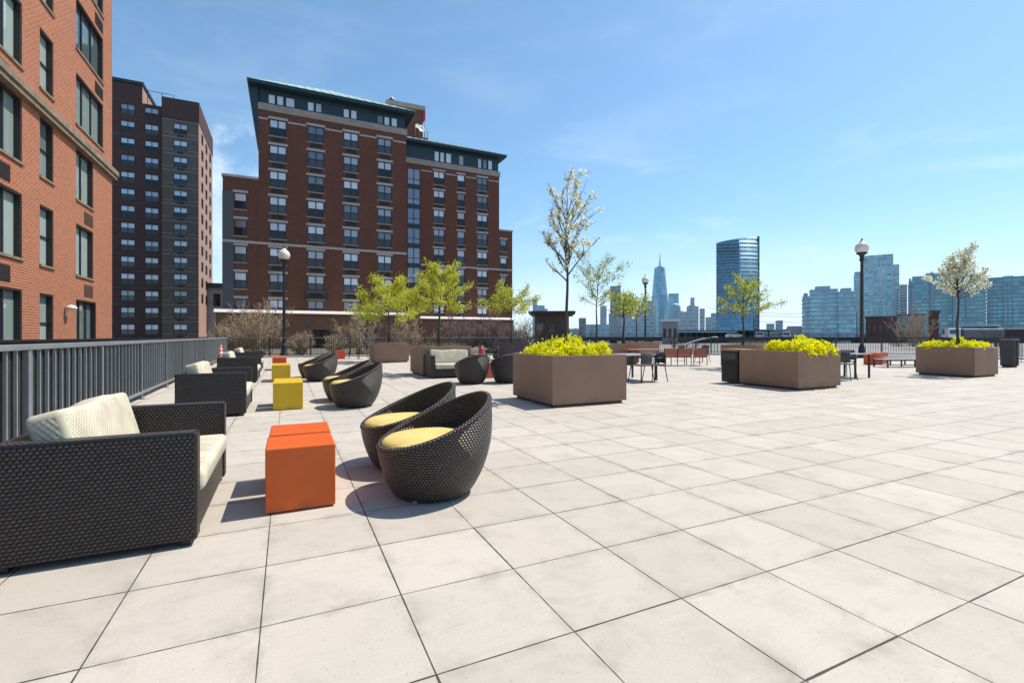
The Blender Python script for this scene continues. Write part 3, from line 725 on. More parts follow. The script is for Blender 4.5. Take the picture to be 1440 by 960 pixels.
# ------------------------------------------------------------------ brown building with copper roof
def brown_building():
    P0 = at(390, 52.2)
    root = thing('apartment_block', 'brown brick apartment block with green copper roofs and dark teal top storey', 'building', P0, YAW)
    S = lambda u: ray_s(u, P0, I)
    SETB = 9.2
    P1 = P0+J*SETB; S1 = lambda u: ray_s(u, P1, I)
    z0 = lambda v, u: zz(v, S(u)[1]); z1 = lambda v, u: zz(v, S1(u)[1])
    sp = 2.81
    zl = z0(164.6, 390)                    # top row lintel top
    zband0, zband1 = z0(158.5, 390), z0(149, 390)
    zeave = z0(127.7, 390)
    aW, aL, aR = S(313)[0], S(363.5)[0], S(571)[0]
    WH = z0(168.7, 390)-z0(191.7, 390)
    cols = [(378.75, 403), (432.5, 455.8), (483, 504), (531, 551)]
    zpod = z0(437.5, 390)-0.05
    rows = [zl-0.32-k*sp for k in range(8)]            # window tops
    hA = []; wins = []
    for ua, ub in cols:
        for k, zt in enumerate(rows):
            hh = WH
            hA.append((S(ua)[0], S(ub)[0], zt-hh, zt)); wins.append((S(ua)[0], S(ub)[0], zt-hh, hh, k, 0))
    hW = []
    for k, zt in enumerate(rows[3:], 3):
        hW.append((S(329)[0], S(347)[0], zt-1.75, zt)); wins.append((S(329)[0], S(347)[0], zt-1.75, 1.75, 99, 0))
    zw = z0(249.5, 335)
    m = MB(); m.wall(aL, aR, -6, zband0, hA, 0.16); shell(m, aL, aR, 0, 22, -6, zband0)
    m.wall(aW, aL-0.004, -6, zw, hW, 0.16, 0.02); shell(m, aW, aL-0.004, 0.02, 18, -6, zw)
    m.build('wall', M_brickM, root)
    m = MB(); m.box(aW-0.1, aL-0.02, -0.06, 18.1, zw+0.002, zw+0.25); m.build('coping', M_lintel, root)
    # grey pilaster at the wing's corner
    m = MB(); m.box(aW-0.03, aW+1.0, -0.05, 0.018, -6, zw-1.6); m.build('pilaster', mat('grey_render', (0.10, 0.095, 0.10), 0.8), root)
    # right wing, set back
    bL, bR = aR+0.004, S1(702)[0]; bE = S1(720.5)[0]
    colsB = [(609.7, 625), (643, 653.6), (671, 685.4)]
    rowsB = [z1(241, 617)-k*sp for k in range(8)]
    hB = []
    for ci, (ua, ub) in enumerate(colsB):
        for k, zt in enumerate(rowsB):
            hB.append((S1(ua)[0], S1(ub)[0], zt-1.95, zt)); wins.append((S1(ua)[0], S1(ub)[0], zt-1.95, 1.95, k, 1 if ci != 1 else 2))
    sa, sb = S1(573)[0], S1(591)[0]
    zs = [z1(259.5, 580)-k*sp for k in range(6)]
    for z in zs: hB.append((sa, sb, z, z+2.3))
    zbB0, zbB1 = z1(236, 618)-0.0, z1(228.5, 618)
    zeB = z1(208.5, 618)
    m = MB(); m.wall(bL, bR, -6, zbB0, hB, 0.16, SETB); shell(m, bL, bR, SETB, SETB+16, -6, zbB0)
    hE = []; rowsE = [z1(337, 707)-k*sp for k in range(4)]
    for zt in rowsE:
        hE.append((S1(703.5)[0], S1(712.5)[0], zt-1.8, zt)); wins.append((S1(703.5)[0], S1(712.5)[0], zt-1.8, 1.8, 99, 3))
    zE = z1(325, 710)
    m.wall(bR+0.004, bE, -6, zE, hE, 0.16, SETB+0.02); shell(m, bR+0.004, bE, SETB+0.02, SETB+14, -6, zE)
    m.build('wall', M_brickM, root)
    m = MB(); m.box(bR+0.02, bE+0.1, SETB-0.06, SETB+14.1, zE+0.002, zE+0.22); m.build('coping', M_lintel, root)
    # windows
    cache = {}
    for a, b, z, hh, k, kind in wins:
        w = b-a; key = (round(w, 2), round(hh, 2))
        if key not in cache:
            wm = win_meshes(w, hh, 0.09, 1 if w > 1.4 else 0, 0.50, M_frame, M_paneU, M_paneD, 0.09)
            l_ = MB(); l_.box(-w/2-0.12, w/2+0.12, -0.04, 0.05, hh+0.01, hh+0.27)
            s_ = MB(); s_.box(-w/2-0.06, w/2+0.06, -0.05, 0.04, -0.12, -0.004)
            v_ = MB(); v_.box(-w*0.36, w*0.36, -0.03, 0.03, -0.62, -0.18)
            cache[key] = (wm, mesh_of(l_, M_lintel), mesh_of(s_, M_stone), mesh_of(v_, M_vent))
        wm, l_, s_, v_ = cache[key]
        o = put_window(root, wm, (a+b)/2, z, l_, s_, v_ if k < 90 else None)
        if kind: o.location.y = SETB
    wst = win_meshes(sb-sa, 2.3, 0.08, 1, 0.34, M_frame, M_paneS, M_paneS, 0.06)
    for z in zs:
        o = put_window(root, wst, (sa+sb)/2, z, name='stair_window'); o.location.y = SETB
    # dark spandrels between the stair windows
    for z in zs: m = MB(); m.box(sa, sb, SETB-0.025, SETB-0.003, z-0.47, z-0.004); m.build('spandrel', M_frame, root)
    # belts
    m = MB()
    zt_ = z0(167, 375); edges = [aL]+[q for ua, ub in cols for q in (S(ua)[0]-0.13, S(ub)[0]+0.13)]+[aR]
    for i in range(0, len(edges), 2): q = MB(); q.box(edges[i], edges[i+1], -0.05, -0.002, zt_-0.12, zt_+0.06); q.build('string_course', M_lintel, root)
    zb_ = z0(348, 450); m.box(aW, aR+0.05, -0.09, -0.003, zb_-0.13, zb_+0.13)
    m.build('belt_course', M_lintel, root)
    m = MB(); zt_ = z1(240.5, 600); eb = [sb+0.1]+[q for ua, ub in colsB for q in (S1(ua)[0]-0.13, S1(ub)[0]+0.13)]+[bR]
    for i in range(0, len(eb), 2): q = MB(); q.box(eb[i], eb[i+1], SETB-0.05, SETB-0.002, zt_-0.1, zt_+0.06); q.build('string_course', M_lintel, root)
    zb2 = z1(375, 640); m.box(sb+0.05, bE, SETB-0.09, SETB-0.003, zb2-0.13, zb2+0.13)
    m.build('belt_course', M_lintel, root)
    # top storeys: beige band, teal wall with light windows, eave, copper hip roof
    def top(sL, sR, y, d, zb0, zb1, ze, panes, zf, Sf, flareL, slope):
        m = MB(); m.box(sL-0.05, sR+0.12, y-0.12, y+d, zb0+0.002, zb1); m.build('stone_band', M_stone, root)
        m = MB(); m.box(sL+0.1, sR-0.1, y+0.15, y+d-0.1, zb1+0.002, ze-0.002); m.build('top_storey', M_teal, root)
        for ua, ub in panes:
            a, b = Sf(ua)[0], Sf(ub)[0]; hh = (ze-zb1)-0.62
            wm = win_meshes(b-a, hh, 0.05, 0, 0, M_frame, M_paneU, M_paneU, 0.09)
            o = put_window(root, wm, (a+b)/2, zb1+0.12); o.location.y = y
        ov = 0.95
        m = MB(); m.box(sL-ov, sR+ov*0.9, y-ov, y+d+ov, ze, ze+0.32); m.build('eave', M_teal, root)
        m = MB(); e = ov+0.12; zr = ze+0.322; x0, x1, y0, y1 = sL-e, sR+e*0.9, y-e, y+d+e
        hp = (y1-y0)/2; rise = hp*slope
        c0 = (x0+hp*0.85, (y0+y1)/2, zr+rise); c1 = (x1-hp*0.85, (y0+y1)/2, zr+rise)
        A, B, C, D = (x0, y0, zr), (x1, y0, zr), (x1, y1, zr), (x0, y1, zr)
        for q in ([A, B, c1, c0], [B, C, c1], [C, D, c0, c1], [D, A, c0], [D, C, B, A]): m.face(q)
        m.build('roof', M_roof, root)
        m = MB()
        n = int((x1-x0)/0.9)
        for i in range(n+1):
            x = x0+0.2+i*(x1-x0-0.4)/n
            t = min(1.0, min((x-x0), (x1-x))/(hp*0.85))
            m.tube([(x, y0, zr+0.02), (x, y0+hp*t, zr+rise*t+0.02)], 0.045, 4)
        m.build('roof_seam', M_roof, root)
    top(aL, aR, 0, 20, zband0, zband1, zeave, [(377.1, 387.1), (389.2, 399), (401.7, 414.6), (432.3, 441.7), (443.8, 452.5), (482.9, 491.3), (493.3, 502), (530.3, 538.8), (540.3, 548.1), (550.4, 558.8)], z0, S, True, 0.515)
    top(bL+0.2, bR, SETB, 14, zbB0, zbB1, zeB, [(611, 617.8), (619, 625), (627, 635), (645.3, 652.3), (672, 677.5), (679, 685), (686.5, 692.5)], z1, S1, False, 0.44)
    # flaring left cornice running down the side
    m = MB(); zc = z0(205, 363)
    for y0_, y1_ in ((0.0, 20.0),):
        p = [(aL-0.01, zc), (aL-0.9, zeave-0.003), (aL-0.01, zeave-0.003)]
        f0 = [(x, y0_+0.02, z) for x, z in p]; f1 = [(x, y1_, z) for x, z in p]
        m.face(f0[::-1]); m.face(f1)
        for i in range(3): m.face([f0[i], f0[(i+1) % 3], f1[(i+1) % 3], f1[i]])
    m.build('side_cornice', M_teal, root, fixn=True)
    # stair house above the roof, with aerials
    PH = P0+J*12; SH = lambda u: ray_s(u, PH, I)
    ha, hb = SH(546)[0], SH(594.5)[0]; zh0 = zz(150, SH(560)[1]); zh1 = zz(156, SH(594)[1])
    zl_ = zz(200, SH(580)[1])
    m = MB(); m.prism([(ha, 12), (hb, 12), (hb, 18), (ha, 18)], zl_-6, lambda p: zh0 if p[0] < (ha+hb)/2 else zh1); m.build('stair_house', M_brickM, root)
    m = MB(); k0, k1 = zz(143.5, SH(546)[1]), zz(152.5, SH(594)[1])
    zc_ = [(ha-0.3, 11.7), (hb+0.3, 11.7), (hb+0.3, 18.3), (ha-0.3, 18.3)]
    lo = [m.bm.verts.new((x, y, (zh0 if i in (0, 3) else zh1)+0.01)) for i, (x, y) in enumerate(zc_)]
    hi = [m.bm.verts.new((x, y, (k0 if i in (0, 3) else k1)+0.25)) for i, (x, y) in enumerate(zc_)]
    m.bm.faces.new(lo[::-1]); m.bm.faces.new(hi)
    for i in range(4): m.bm.faces.new((lo[i], lo[(i+1) % 4], hi[(i+1) % 4], hi[i]))
    m.build('stair_house_roof', M_stone, root)
    m = MB(); m.box(hb+0.02, hb+0.35, 11.8, 12.4, zz(171, SH(596)[1]), zz(154, SH(596)[1])); m.build('red_panel', mat('red_paint', (0.45, 0.02, 0.025), 0.5), root)
    m = MB(); zq = zz(200, SH(585)[1]); m.box(SH(568)[0], SH(600)[0], 11.0, 11.98, zq-1.4, zq+0.5, 0.05); m.build('roof_ledge', M_brickM, root)
    m = MB()
    for u, vt in ((583, 178), (589, 184), (596, 172), (600, 182)):
        x, yy = SH(u); m.tube([(x, 11.5, zq+0.45), (x, 11.5, zz(vt, yy))], 0.06, 5)
    m.tube([(SH(583)[0], 11.5, zz(181, SH(583)[1])), (SH(600)[0], 11.5, zz(183, SH(600)[1]))], 0.04, 5)
    m.build('aerial_mast', M_greyl, root)
    for u, v, r in ((590, 184.5, 0.55), (585, 181, 0.35)):
        x, yy = SH(u); m = MB(); m.lathe([(0.05, 0), (r*0.6, 0.08*r), (r, 0.28*r), (r*0.97, 0.30*r), (r*0.55, 0.12*r), (0, 0.06*r)], 16)
        o = m.build('satellite_dish', M_white, root); o.location = (x, 11.2, zz(v, yy)); o.rotation_euler = (radians(80), 0, radians(15))
    m = MB(); x, yy = SH(552); m.tube([(x, 13, k0), (x, 13, k0+0.7)], 0.3, 8); m.tube([(x, 13, k0+0.7), (x+0.2, 12.6, k0+1.0)], [0.42, 0.3], 8); m.build('roof_vent', M_frame, root)
    # projecting ground storey with a bright coping
    yp = -2.6; Pp = P0+J*yp; Sp = lambda u: ray_s(u, Pp, I)[0]
    pa = Sp(303.5); pb = Sp(578)
    doors = [(Sp(440), Sp(464), -0.1, 1.9), (Sp(505), Sp(530), -0.1, 1.9), (Sp(338), Sp(352), 0.4, 1.5)]
    def podium(a, b, y, d, doors):
        m = MB(); m.wall(a, b, -6, zpod-0.32, doors, 0.6, y); shell(m, a, b, y, d, -6, zpod-0.32); m.build('podium', M_brickP, root)
        m = MB(); pr = [(y-0.42, zpod-0.318), (y-0.42, zpod-0.27), (y-0.02, zpod+0.04), (d, zpod+0.04), (d, zpod-0.318)]
        f0 = [(a-0.15, q[0], q[1]) for q in pr]; f1 = [(b+0.15, q[0], q[1]) for q in pr]
        m.face(f0); m.face(f1[::-1])
        for i in range(5): m.face([f0[i], f1[i], f1[(i+1) % 5], f0[(i+1) % 5]])
        m.build('podium_coping', M_cope, root, fixn=True)
        for q in doors:
            m = MB(); m.box(q[0]+0.01, q[1]-0.01, y+0.3, y+0.36, q[2], q[3]-0.01); m.build('entrance', M_paneD, root)
    podium(pa, pb, yp, -0.05, doors)
    P2 = P0+J*(SETB-3); S2 = lambda u: ray_s(u, P2, I)[0]
    podium(max(pb+0.4, S2(592)), S2(722), SETB-3, SETB-0.05, [(S2(655), S2(672), -0.1, 1.9)])
    # iron balcony under the third column
    m = MB(); s0_, s1_ = S(428)[0], S(460)[0]; zb = rows[6]-WH-0.75
    m.box(s0_, s1_, -1.1, -0.002, zb-0.12, zb); 
    for i in range(15): x = s0_+i*(s1_-s0_)/14; m.box(x-0.02, x+0.02, -1.1, -1.06, zb, zb+0.9)
    m.box(s0_, s1_, -1.11, -1.05, zb+0.9, zb+0.96); m.build('balcony', M_frame, root)
brown_building()

# ------------------------------------------------------------------ skyline
def M_roofdark(): return M_frame
def tower(name, label, u0, u1, vt, Y, mats, steps=(), rz=0.0, depth=None, slab=None, group=None, base=-6, cat='building', top=None, fins=None):
    """a far block: main shaft, set-backs (u0,u1,vt), thin floor slabs"""
    c = at((u0+u1)/2, Y); th = atan2(c.x, Y); t = thing(name, label, cat, (c.x, Y, 0), rz-th*0.92, group)
    px = Y/F; kc = cos(th)
    def shaft(a, b, v, nm, dy=0.0, mm=None):
        x0, x1 = ((a-720)*px-c.x)*kc, ((b-720)*px-c.x)*kc; z = zz(v, Y); d = depth or (x1-x0)
        m = MB(); m.box(x0, x1, dy, dy+d, base, z); m.build(nm, mm or mats[0], t)
        if slab:
            s = MB(); k = base+6+slab
            while k < z-0.5:
                s.box(x0-0.25, x1+0.25, dy-0.25, dy+d+0.25, k-0.42, k+0.42); k += slab
            s.build('floor_band', mats[1], t)
        if fins:
            s = MB(); n_ = max(2, int((x1-x0)/fins))
            for k in range(n_+1):
                x = x0+(x1-x0)*k/n_; wd = 0.9 if k % 2 else 0.45
                s.box(x-wd/2, x+wd/2, dy-0.6, dy-0.26, base, z-(0 if k % 3 else 4))
            s.build('pier', mats[1], t)
        if top:
            s = MB(); s.box(x0+(x1-x0)*0.2, x1-(x1-x0)*0.25, dy+d*0.2, dy+d*0.8, z+0.002, z+top); s.build('roof_house', mats[1], t)
    shaft(u0, u1, vt, 'shaft')
    for i, (a, b, v, dy) in enumerate(steps): shaft(a, b, v, 'wing', dy)
    return t
G_blue = m_curtain('blue_curtain_wall', (0.13, 0.32, 0.46), (0.22, 0.38, 0.48), 1.6, 3.6, 0.28, (0.14, 0.28, 0.38), metal=0.55)
G_off = m_curtain('office_bands', (0.10, 0.155, 0.22), (0.25, 0.28, 0.32), 3.0, 3.6, 0.34, (0.36, 0.38, 0.40))
G_off2 = m_curtain('office_glass', (0.16, 0.36, 0.50), (0.34, 0.46, 0.54), 2.2, 3.6, 0.30, (0.46, 0.56, 0.62), metal=0.45)
G_teal = m_curtain('teal_residential', (0.15, 0.36, 0.47), (0.52, 0.63, 0.68), 3.4, 3.0, 0.22, (0.38, 0.54, 0.60), metal=0.5)
G_teal2 = m_curtain('deep_teal', (0.085, 0.26, 0.34), (0.30, 0.42, 0.47), 4.0, 3.1, 0.25, (0.13, 0.27, 0.33), metal=0.5)
G_grey = m_curtain('grey_bands', (0.10, 0.12, 0.14), (0.30, 0.29, 0.28), 3.2, 3.1, 0.4, (0.30, 0.30, 0.30))
G_far = m_curtain('far_facade', (0.20, 0.32, 0.44), (0.30, 0.40, 0.48), 9.0, 11.0, 0.3, (0.28, 0.38, 0.46), 0.3)
G_far2 = m_curtain('far_pale_facade', (0.28, 0.31, 0.34), (0.4, 0.42, 0.44), 12.0, 14.0, 0.35, (0.40, 0.42, 0.44), 0.4)
G_far3 = m_curtain('far_brown_facade', (0.15, 0.13, 0.12), (0.2, 0.19, 0.18), 8.0, 10.0, 0.35, (0.22, 0.2, 0.19), 0.4)
G_wtc = m_curtain('mirror_tower', (0.13, 0.32, 0.46), (0.16, 0.36, 0.50), 14.0, 18.0, 0.12, (0.2, 0.38, 0.5), 0.15, 0.5)
M_slabw = mat('white_slab', (0.58, 0.65, 0.68), 0.7)
M_slabb = mat('blue_slab', (0.30, 0.40, 0.47), 0.6)

def curved_tower():
    Y = 420; px = Y/F; c = at(1040, Y)
    t = thing('curved_tower', 'tall curved blue glass office tower standing alone right of the spire', 'building', (c.x, Y, 0))
    w = 59*px; x0 = -w/2
    n = 20; arc = []
    for i in range(n+1):
        f = i/n; arc.append((x0+w*f, 6.0-6.5*sin(pi*(0.06+0.80*f))))
    zt = lambda x: zz(340.5-8.5*min(1, ((x-x0)/w)**0.7), Y)
    pts = arc+[(x0+w*0.98, 20), (x0+w*0.5, 24)]
    m = MB(); L = 0.0; us = [0]
    for a, b in zip(pts, pts[1:]+pts[:1]): L += sqrt((a[0]-b[0])**2+(a[1]-b[1])**2); us.append(L)
    for i in range(len(pts)):
        a, b = pts[i], pts[(i+1) % len(pts)]; za, zb = zt(a[0]), zt(b[0])
        m.face([(a[0], a[1], -6), (b[0], b[1], -6), (b[0], b[1], zb), (a[0], a[1], za)], 0, [(us[i], 0), (us[i+1], 0), (us[i+1], zb+6), (us[i], za+6)])
    m.face([(p[0], p[1], zt(p[0])) for p in pts])
    bmesh.ops.remove_doubles(m.bm, verts=m.bm.verts, dist=0.01)
    for f in m.bm.faces:
        if abs(f.normal.z) < 0.3 and f.calc_center_median().y < 13: f.smooth = True
    m.build('shaft', G_blue, t)
    m = MB(); m.box(x0+w-0.6, x0+w+0.4, arc[-1][1]-0.8, 20.5, -6, zt(x0+w)+0.6); m.build('end_fin', mat('dark_blue_glass', (0.015, 0.05, 0.10), 0.2), t)
    m = MB(); k = 0.0
    while k < zt(x0)-1:
        ring = [(p[0]*1.004, p[1]-0.22) for p in arc]
        for a, b in zip(ring, ring[1:]): m.face([(a[0], a[1], k), (b[0], b[1], k), (b[0], b[1], k+0.45), (a[0], a[1], k+0.45)]); m.face([(a[0], a[1], k), (a[0], a[1]+0.5, k), (b[0], b[1]+0.5, k), (b[0], b[1], k)])
        k += 2.75
    m.build('floor_band', M_slabb, t)
curved_tower()

def spire_tower():
    Y = 2300; px = Y/F; c = at(928, Y)
    t = thing('spire_tower', 'tallest far blue tower tapering to a thin spire on the skyline', 'building', (c.x, Y, 0), radians(20))
    b = 9.4*px; zt = zz(377, Y); zb = zz(447, Y)
    m = MB(); m.box(-b, b, -b, b, -6, zb)
    sq = [(-b, -b), (b, -b), (b, b), (-b, b)]; r = b*0.98; tp = [(0, -r), (r, 0), (0, r), (-r, 0)]
    lo = [m.bm.verts.new((x, y, zb+0.5)) for x, y in sq]; hi = [m.bm.verts.new((x, y, zt)) for x, y in tp]
    for i in range(4):
        m.bm.faces.new((lo[i], lo[(i+1) % 4], hi[i])); m.bm.faces.new((lo[(i+1) % 4], hi[(i+1) % 4], hi[i]))
    m.bm.faces.new(hi)
    m.build('shaft', G_wtc, t)
    m = MB(); m.tube([(0, 0, zt), (0, 0, zt+8)], 14, 12); m.tube([(0, 0, zt+8), (0, 0, zz(366, Y)), (0, 0, zz(355, Y))], [4.5, 2.6, 1.0], 6); m.build('spire', M_greyl, t)
spire_tower()

tower('office_block', 'banded blue office block with stepped wings, left of the lamp on the right', 1139, 1178, 406.5, 400, (G_off2, M_slabb), ((1128, 1138.6, 415, 4), (1178.3, 1203, 411, -3)), radians(0), 26, 3.6, top=3.0)
tower('residential_tower', 'tall teal residential tower with stepped shoulders right behind the rightmost lamp', 1213, 1255, 358.5, 450, (G_teal, M_slabw), ((1201, 1212.7, 380, 3), (1255.3, 1264, 373, 3)), 0, 26, 3.0, fins=4.2)
tower('slim_tower', 'slim grey tower squeezed between two teal towers', 1265, 1275.5, 400, 520, (G_grey, M_slabw), (), 0, 20, 3.1)
tower('glass_apartments', 'long teal glass apartment building behind the blossom tree on the right', 1281, 1384, 386, 380, (G_teal2, M_slabb), ((1275.5, 1280.8, 392, 2), (1309, 1312, 384, -1.2), (1340, 1356, 391, -2.0)), 0, 22, 3.1, top=2.5, fins=9.0)
tower('glass_apartments', 'teal glass apartment building cut off by the right edge of the view', 1386, 1500, 387.5, 370, (G_teal2, M_slabb), ((1386, 1394, 391, -1.5), (1410, 1424, 386.5, -1.2)), 0, 22, 3.1, fins=9.0)
# the river's far bank
tower('bank_tower', 'pale blue slender tower far beyond the low brick house', 749, 755.5, 420, 1900, (G_far, M_slabb))
tower('stepped_block', 'stepped blue block rising behind the low brick house', 752, 770, 434, 1600, (G_far, M_slabb), ((755, 766, 429, 8),))
tower('far_block', 'square brown block low on the skyline right of the blossom trunk', 814, 824, 447, 900, (G_far3, M_slabb))
tower('far_tower', 'narrow grey far tower just right of the thin green tree trunk', 844, 853, 430, 1800, (G_far, M_slabb))
tower('far_tower', 'broad olive grey far tower seen through the leaves of the thin tree', 858, 873, 402, 1900, (G_far3, M_slabb), ((856, 876, 441, -20),))
tower('far_tower', 'pale far tower behind the young trees left of the middle lamp', 878, 889, 420, 2000, (G_far2, M_slabb))
tower('far_tower', 'pale low tower at the foot of the spire tower on its left', 909, 918.5, 423, 1900, (G_far2, M_slabb), ((896, 909, 436, 5), (918.6, 923, 437, -10)))
tower('far_tower', 'plain light blue slab tower right of the spire tower', 940, 954.5, 412.5, 2200, (G_wtc, M_slabb))
def domed():
    Y = 1850; t = tower('domed_tower', 'blue grey tower with a rounded dome top right of the spire tower', 942.5, 957, 431, Y, (G_far, M_slabb), ((939, 941, 440, 10), (957.3, 960, 437, 10)))
    m = MB(); z = zz(431, Y); r = 6.2*Y/F; m.lathe([(r, z+0.01), (r*0.95, z+r*0.35), (r*0.75, z+r*0.62), (r*0.4, z+r*0.8), (0, z+r*0.86)], 16, (0, 20)); m.build('dome', G_far, t)
domed()
def finial():
    Y = 1700; t = tower('monument_block', 'wide pale block with a small dark tower and tiers on its roof', 957, 981, 438, Y, (G_far2, M_slabb), ((966, 982.5, 430.5, 10), (984, 991, 434, 6), (993, 1010, 446, 8)))
    m = MB(); z = zz(430.5, Y); p = Y/F
    m.box(-0.5*p-4*p+4*p, 8.5*p, 16, 30, z+0.01, zz(429, Y)); m.box(2.0*p, 7.4*p, 18, 28, zz(429, Y)+0.01, zz(418, Y)); m.build('roof_tower', G_far, t)
finial()
for lb, u0, u1, v, Y, mm in (('low grey far block behind the young tree at mid right', 1000, 1012, 440, 1500, G_far2), ('small twin far block right of the curved tower, squat one', 1078, 1089, 455, 1300, G_far), ('small twin far block right of the curved tower, taller one', 1091, 1101, 450.5, 1300, G_far),
                          ('wide low far warehouse left of the banded office block', 1056, 1108, 463, 500, G_off), ('low white fronted shed between the twin blocks and the office block', 1107, 1128, 458.5, 420, G_off),
                          ('low far block filling the skyline under the olive grey tower', 824, 858, 456, 1400, G_far), ('low far block left of the square brown block', 790, 815, 462, 1200, G_far2), ('low far block under the pale tower left of the middle lamp', 873, 912, 448, 1500, G_far)):
    tower('far_block', lb, u0, u1, v, Y, (mm, M_slabb), (), 0, 30)

# ------------------------------------------------------------------ things between the terrace and the skyline
M_brickR = m_brick('red_brick', (0.14, 0.045, 0.04), (0.10, 0.03, 0.03), (0.12, 0.07, 0.06), bw=0.5, bh=0.25, ms=0.02)
M_brickH = m_brick('brown_house_brick', (0.12, 0.072, 0.06), (0.09, 0.055, 0.047), (0.12, 0.08, 0.07), bw=0.5, bh=0.25, ms=0.02, stain=0.6)
def low_house(name, label, u0, u1, vt, Y, mw, over=0.5, d=14, wins=4, roofm=M_frame, wv=(0.35, 0.65)):
    c = at((u0+u1)/2, Y); th = atan2(c.x, Y); w = (u1-u0)*Y/F*cos(th); z = zz(vt, Y)
    t = thing(name, label, 'building', c, -th)
    hs = []
    for i in range(wins):
        x = -w/2+w*(i+0.5)/wins; hs.append((x-w/wins*0.28, x+w/wins*0.28, -6+(z+6)*0.68, -6+(z+6)*0.86))
    m = MB(); m.wall(-w/2, w/2, -6, z, hs, 0.3); shell(m, -w/2, w/2, 0, d, -6, z); m.build('wall', mw, t)
    m = MB(); m.box(-w/2-over, w/2+over, -over, d+over, z+0.002, z+0.45); m.build('roof', roofm, t)
    if hs:
        wm = win_meshes(hs[0][1]-hs[0][0], hs[0][3]-hs[0][2], 0.1, 1, 0.5, M_frame, M_paneD, M_paneD, 0.12)
        for h in hs: put_window(t, wm, (h[0]+h[1])/2, h[2])
    return t
low_house('brick_house', 'low brown brick house with wide dark flat roof behind the large blossom planter', 752, 800, 441, 85, M_brickH, 1.1, 12, 3)
low_house('brick_warehouse', 'low dark red brick warehouse behind the rightmost lamp', 1217, 1261, 447, 115, M_brickR, 0.2, 14, 5)
low_house('brick_warehouse', 'low dark red building with white roof edge behind the rightmost tree', 1352, 1402, 459, 120, M_brickR, 0.6, 14, 6, M_slabw)
low_house('grey_shed', 'grey shed between the red warehouse and the dark stack', 1262, 1300, 443, 170, G_grey, 0.3, 14, 0)
low_house('grey_house', 'small white and grey gatehouse below the spire tower', 931, 953, 452, 95, mat('grey_wall', (0.25, 0.25, 0.26), 0.9), 0.4, 8, 3, M_slabw)
low_house('red_house', 'dark red house with pale roof at the far right edge', 1404, 1470, 463, 130, M_brickR, 0.5, 14, 6, M_slabw)
def stack():
    Y = 62; c = at(1311.5, Y); t = thing('brick_stack', 'dark square brick stack rising left of the rightmost tree trunk', 'chimney', c)
    m = MB(); m.bm.verts.ensure_lookup_table()
    a = [m.bm.verts.new(p) for p in ((-.42, -.42, -6), (.42, -.42, -6), (.42, .42, -6), (-.42, .42, -6))]; z = zz(440, Y)
    b = [m.bm.verts.new((x+0.16, y, z)) for x, y in ((-.36, -.36), (.36, -.36), (.36, .36), (-.36, .36))]
    for i in range(4): m.bm.faces.new((a[i], a[(i+1) % 4], b[(i+1) % 4], b[i]))
    m.build('shaft', M_brickD, t)
    m = MB(); m.box(-0.3, 0.62, -.46, .46, z, z+0.3); m.build('cap', M_frame, t)
stack()
def canopy():
    Y = 150; a = at(952, Y); b = at(1088, Y); L = b.x-a.x
    t = thing('station_canopy', 'long dark station canopy with white roof edge stretching below the curved tower', 'canopy', a)
    m = MB(); m.box(0, L, 0, 6, zz(466, Y), zz(464.2, Y)); m.build('roof', M_frame, t)
    m = MB(); m.box(0, L*0.62, -0.1, -0.002, zz(467.2, Y), zz(465.8, Y)); m.build('fascia', M_slabw, t)
    m = MB(); m.box(0, L, 5.5, 6, -6, zz(466, Y)-0.002); m.build('back_wall', M_greyd, t)
    pm = None
    for i in range(16):
        if not pm:
            m = MB(); m.box(-0.15, 0.15, 1, 1.3, -6, zz(466, Y)-0.002); o = m.build('column', M_frame, t); pm = o.data
        else: o = inst('column', pm, t, (0, 0, 0))
        o.location.x = 1+i*(L-2)/15
canopy()
def viaduct():
    Y = 122; a = at(800, Y); b = at(1500, Y); L = b.x-a.x
    t = thing('road_viaduct', 'dark elevated road running across behind the far railing', 'bridge', a)
    m = MB(); m.box(0, L, 0, 9, -0.1, 0.5); m.build('deck', M_asph, t)
    m = MB(); m.box(0, L, -0.2, -0.01, 0.1, 0.95); m.build('parapet', mat('sooty_concrete', (0.045, 0.045, 0.05), 0.9, nz=(0.5, 0.4)), t)
    m = MB(); m.box(0, L, -0.05, 0.0, 1.5, 1.58)
    for i in range(60): x = i*L/59; m.box(x-0.04, x+0.04, -0.05, 0.0, 0.95, 1.5)
    m.build('guard_rail', M_greyd, t)
    pm = None
    for i in range(14):
        if not pm: m = MB(); m.box(-0.5, 0.5, 2, 7, -6, -0.102); o = m.build('pier', M_asph, t); pm = o.data
        else: o = inst('pier', pm, t, (0, 0, 0))
        o.location.x = 3+i*(L-6)/13
viaduct()
M_carw = mat('white_car_paint', (0.72, 0.73, 0.75), 0.25, coat=0.6)
M_tyre = mat('tyre', (0.02, 0.02, 0.02), 0.8)
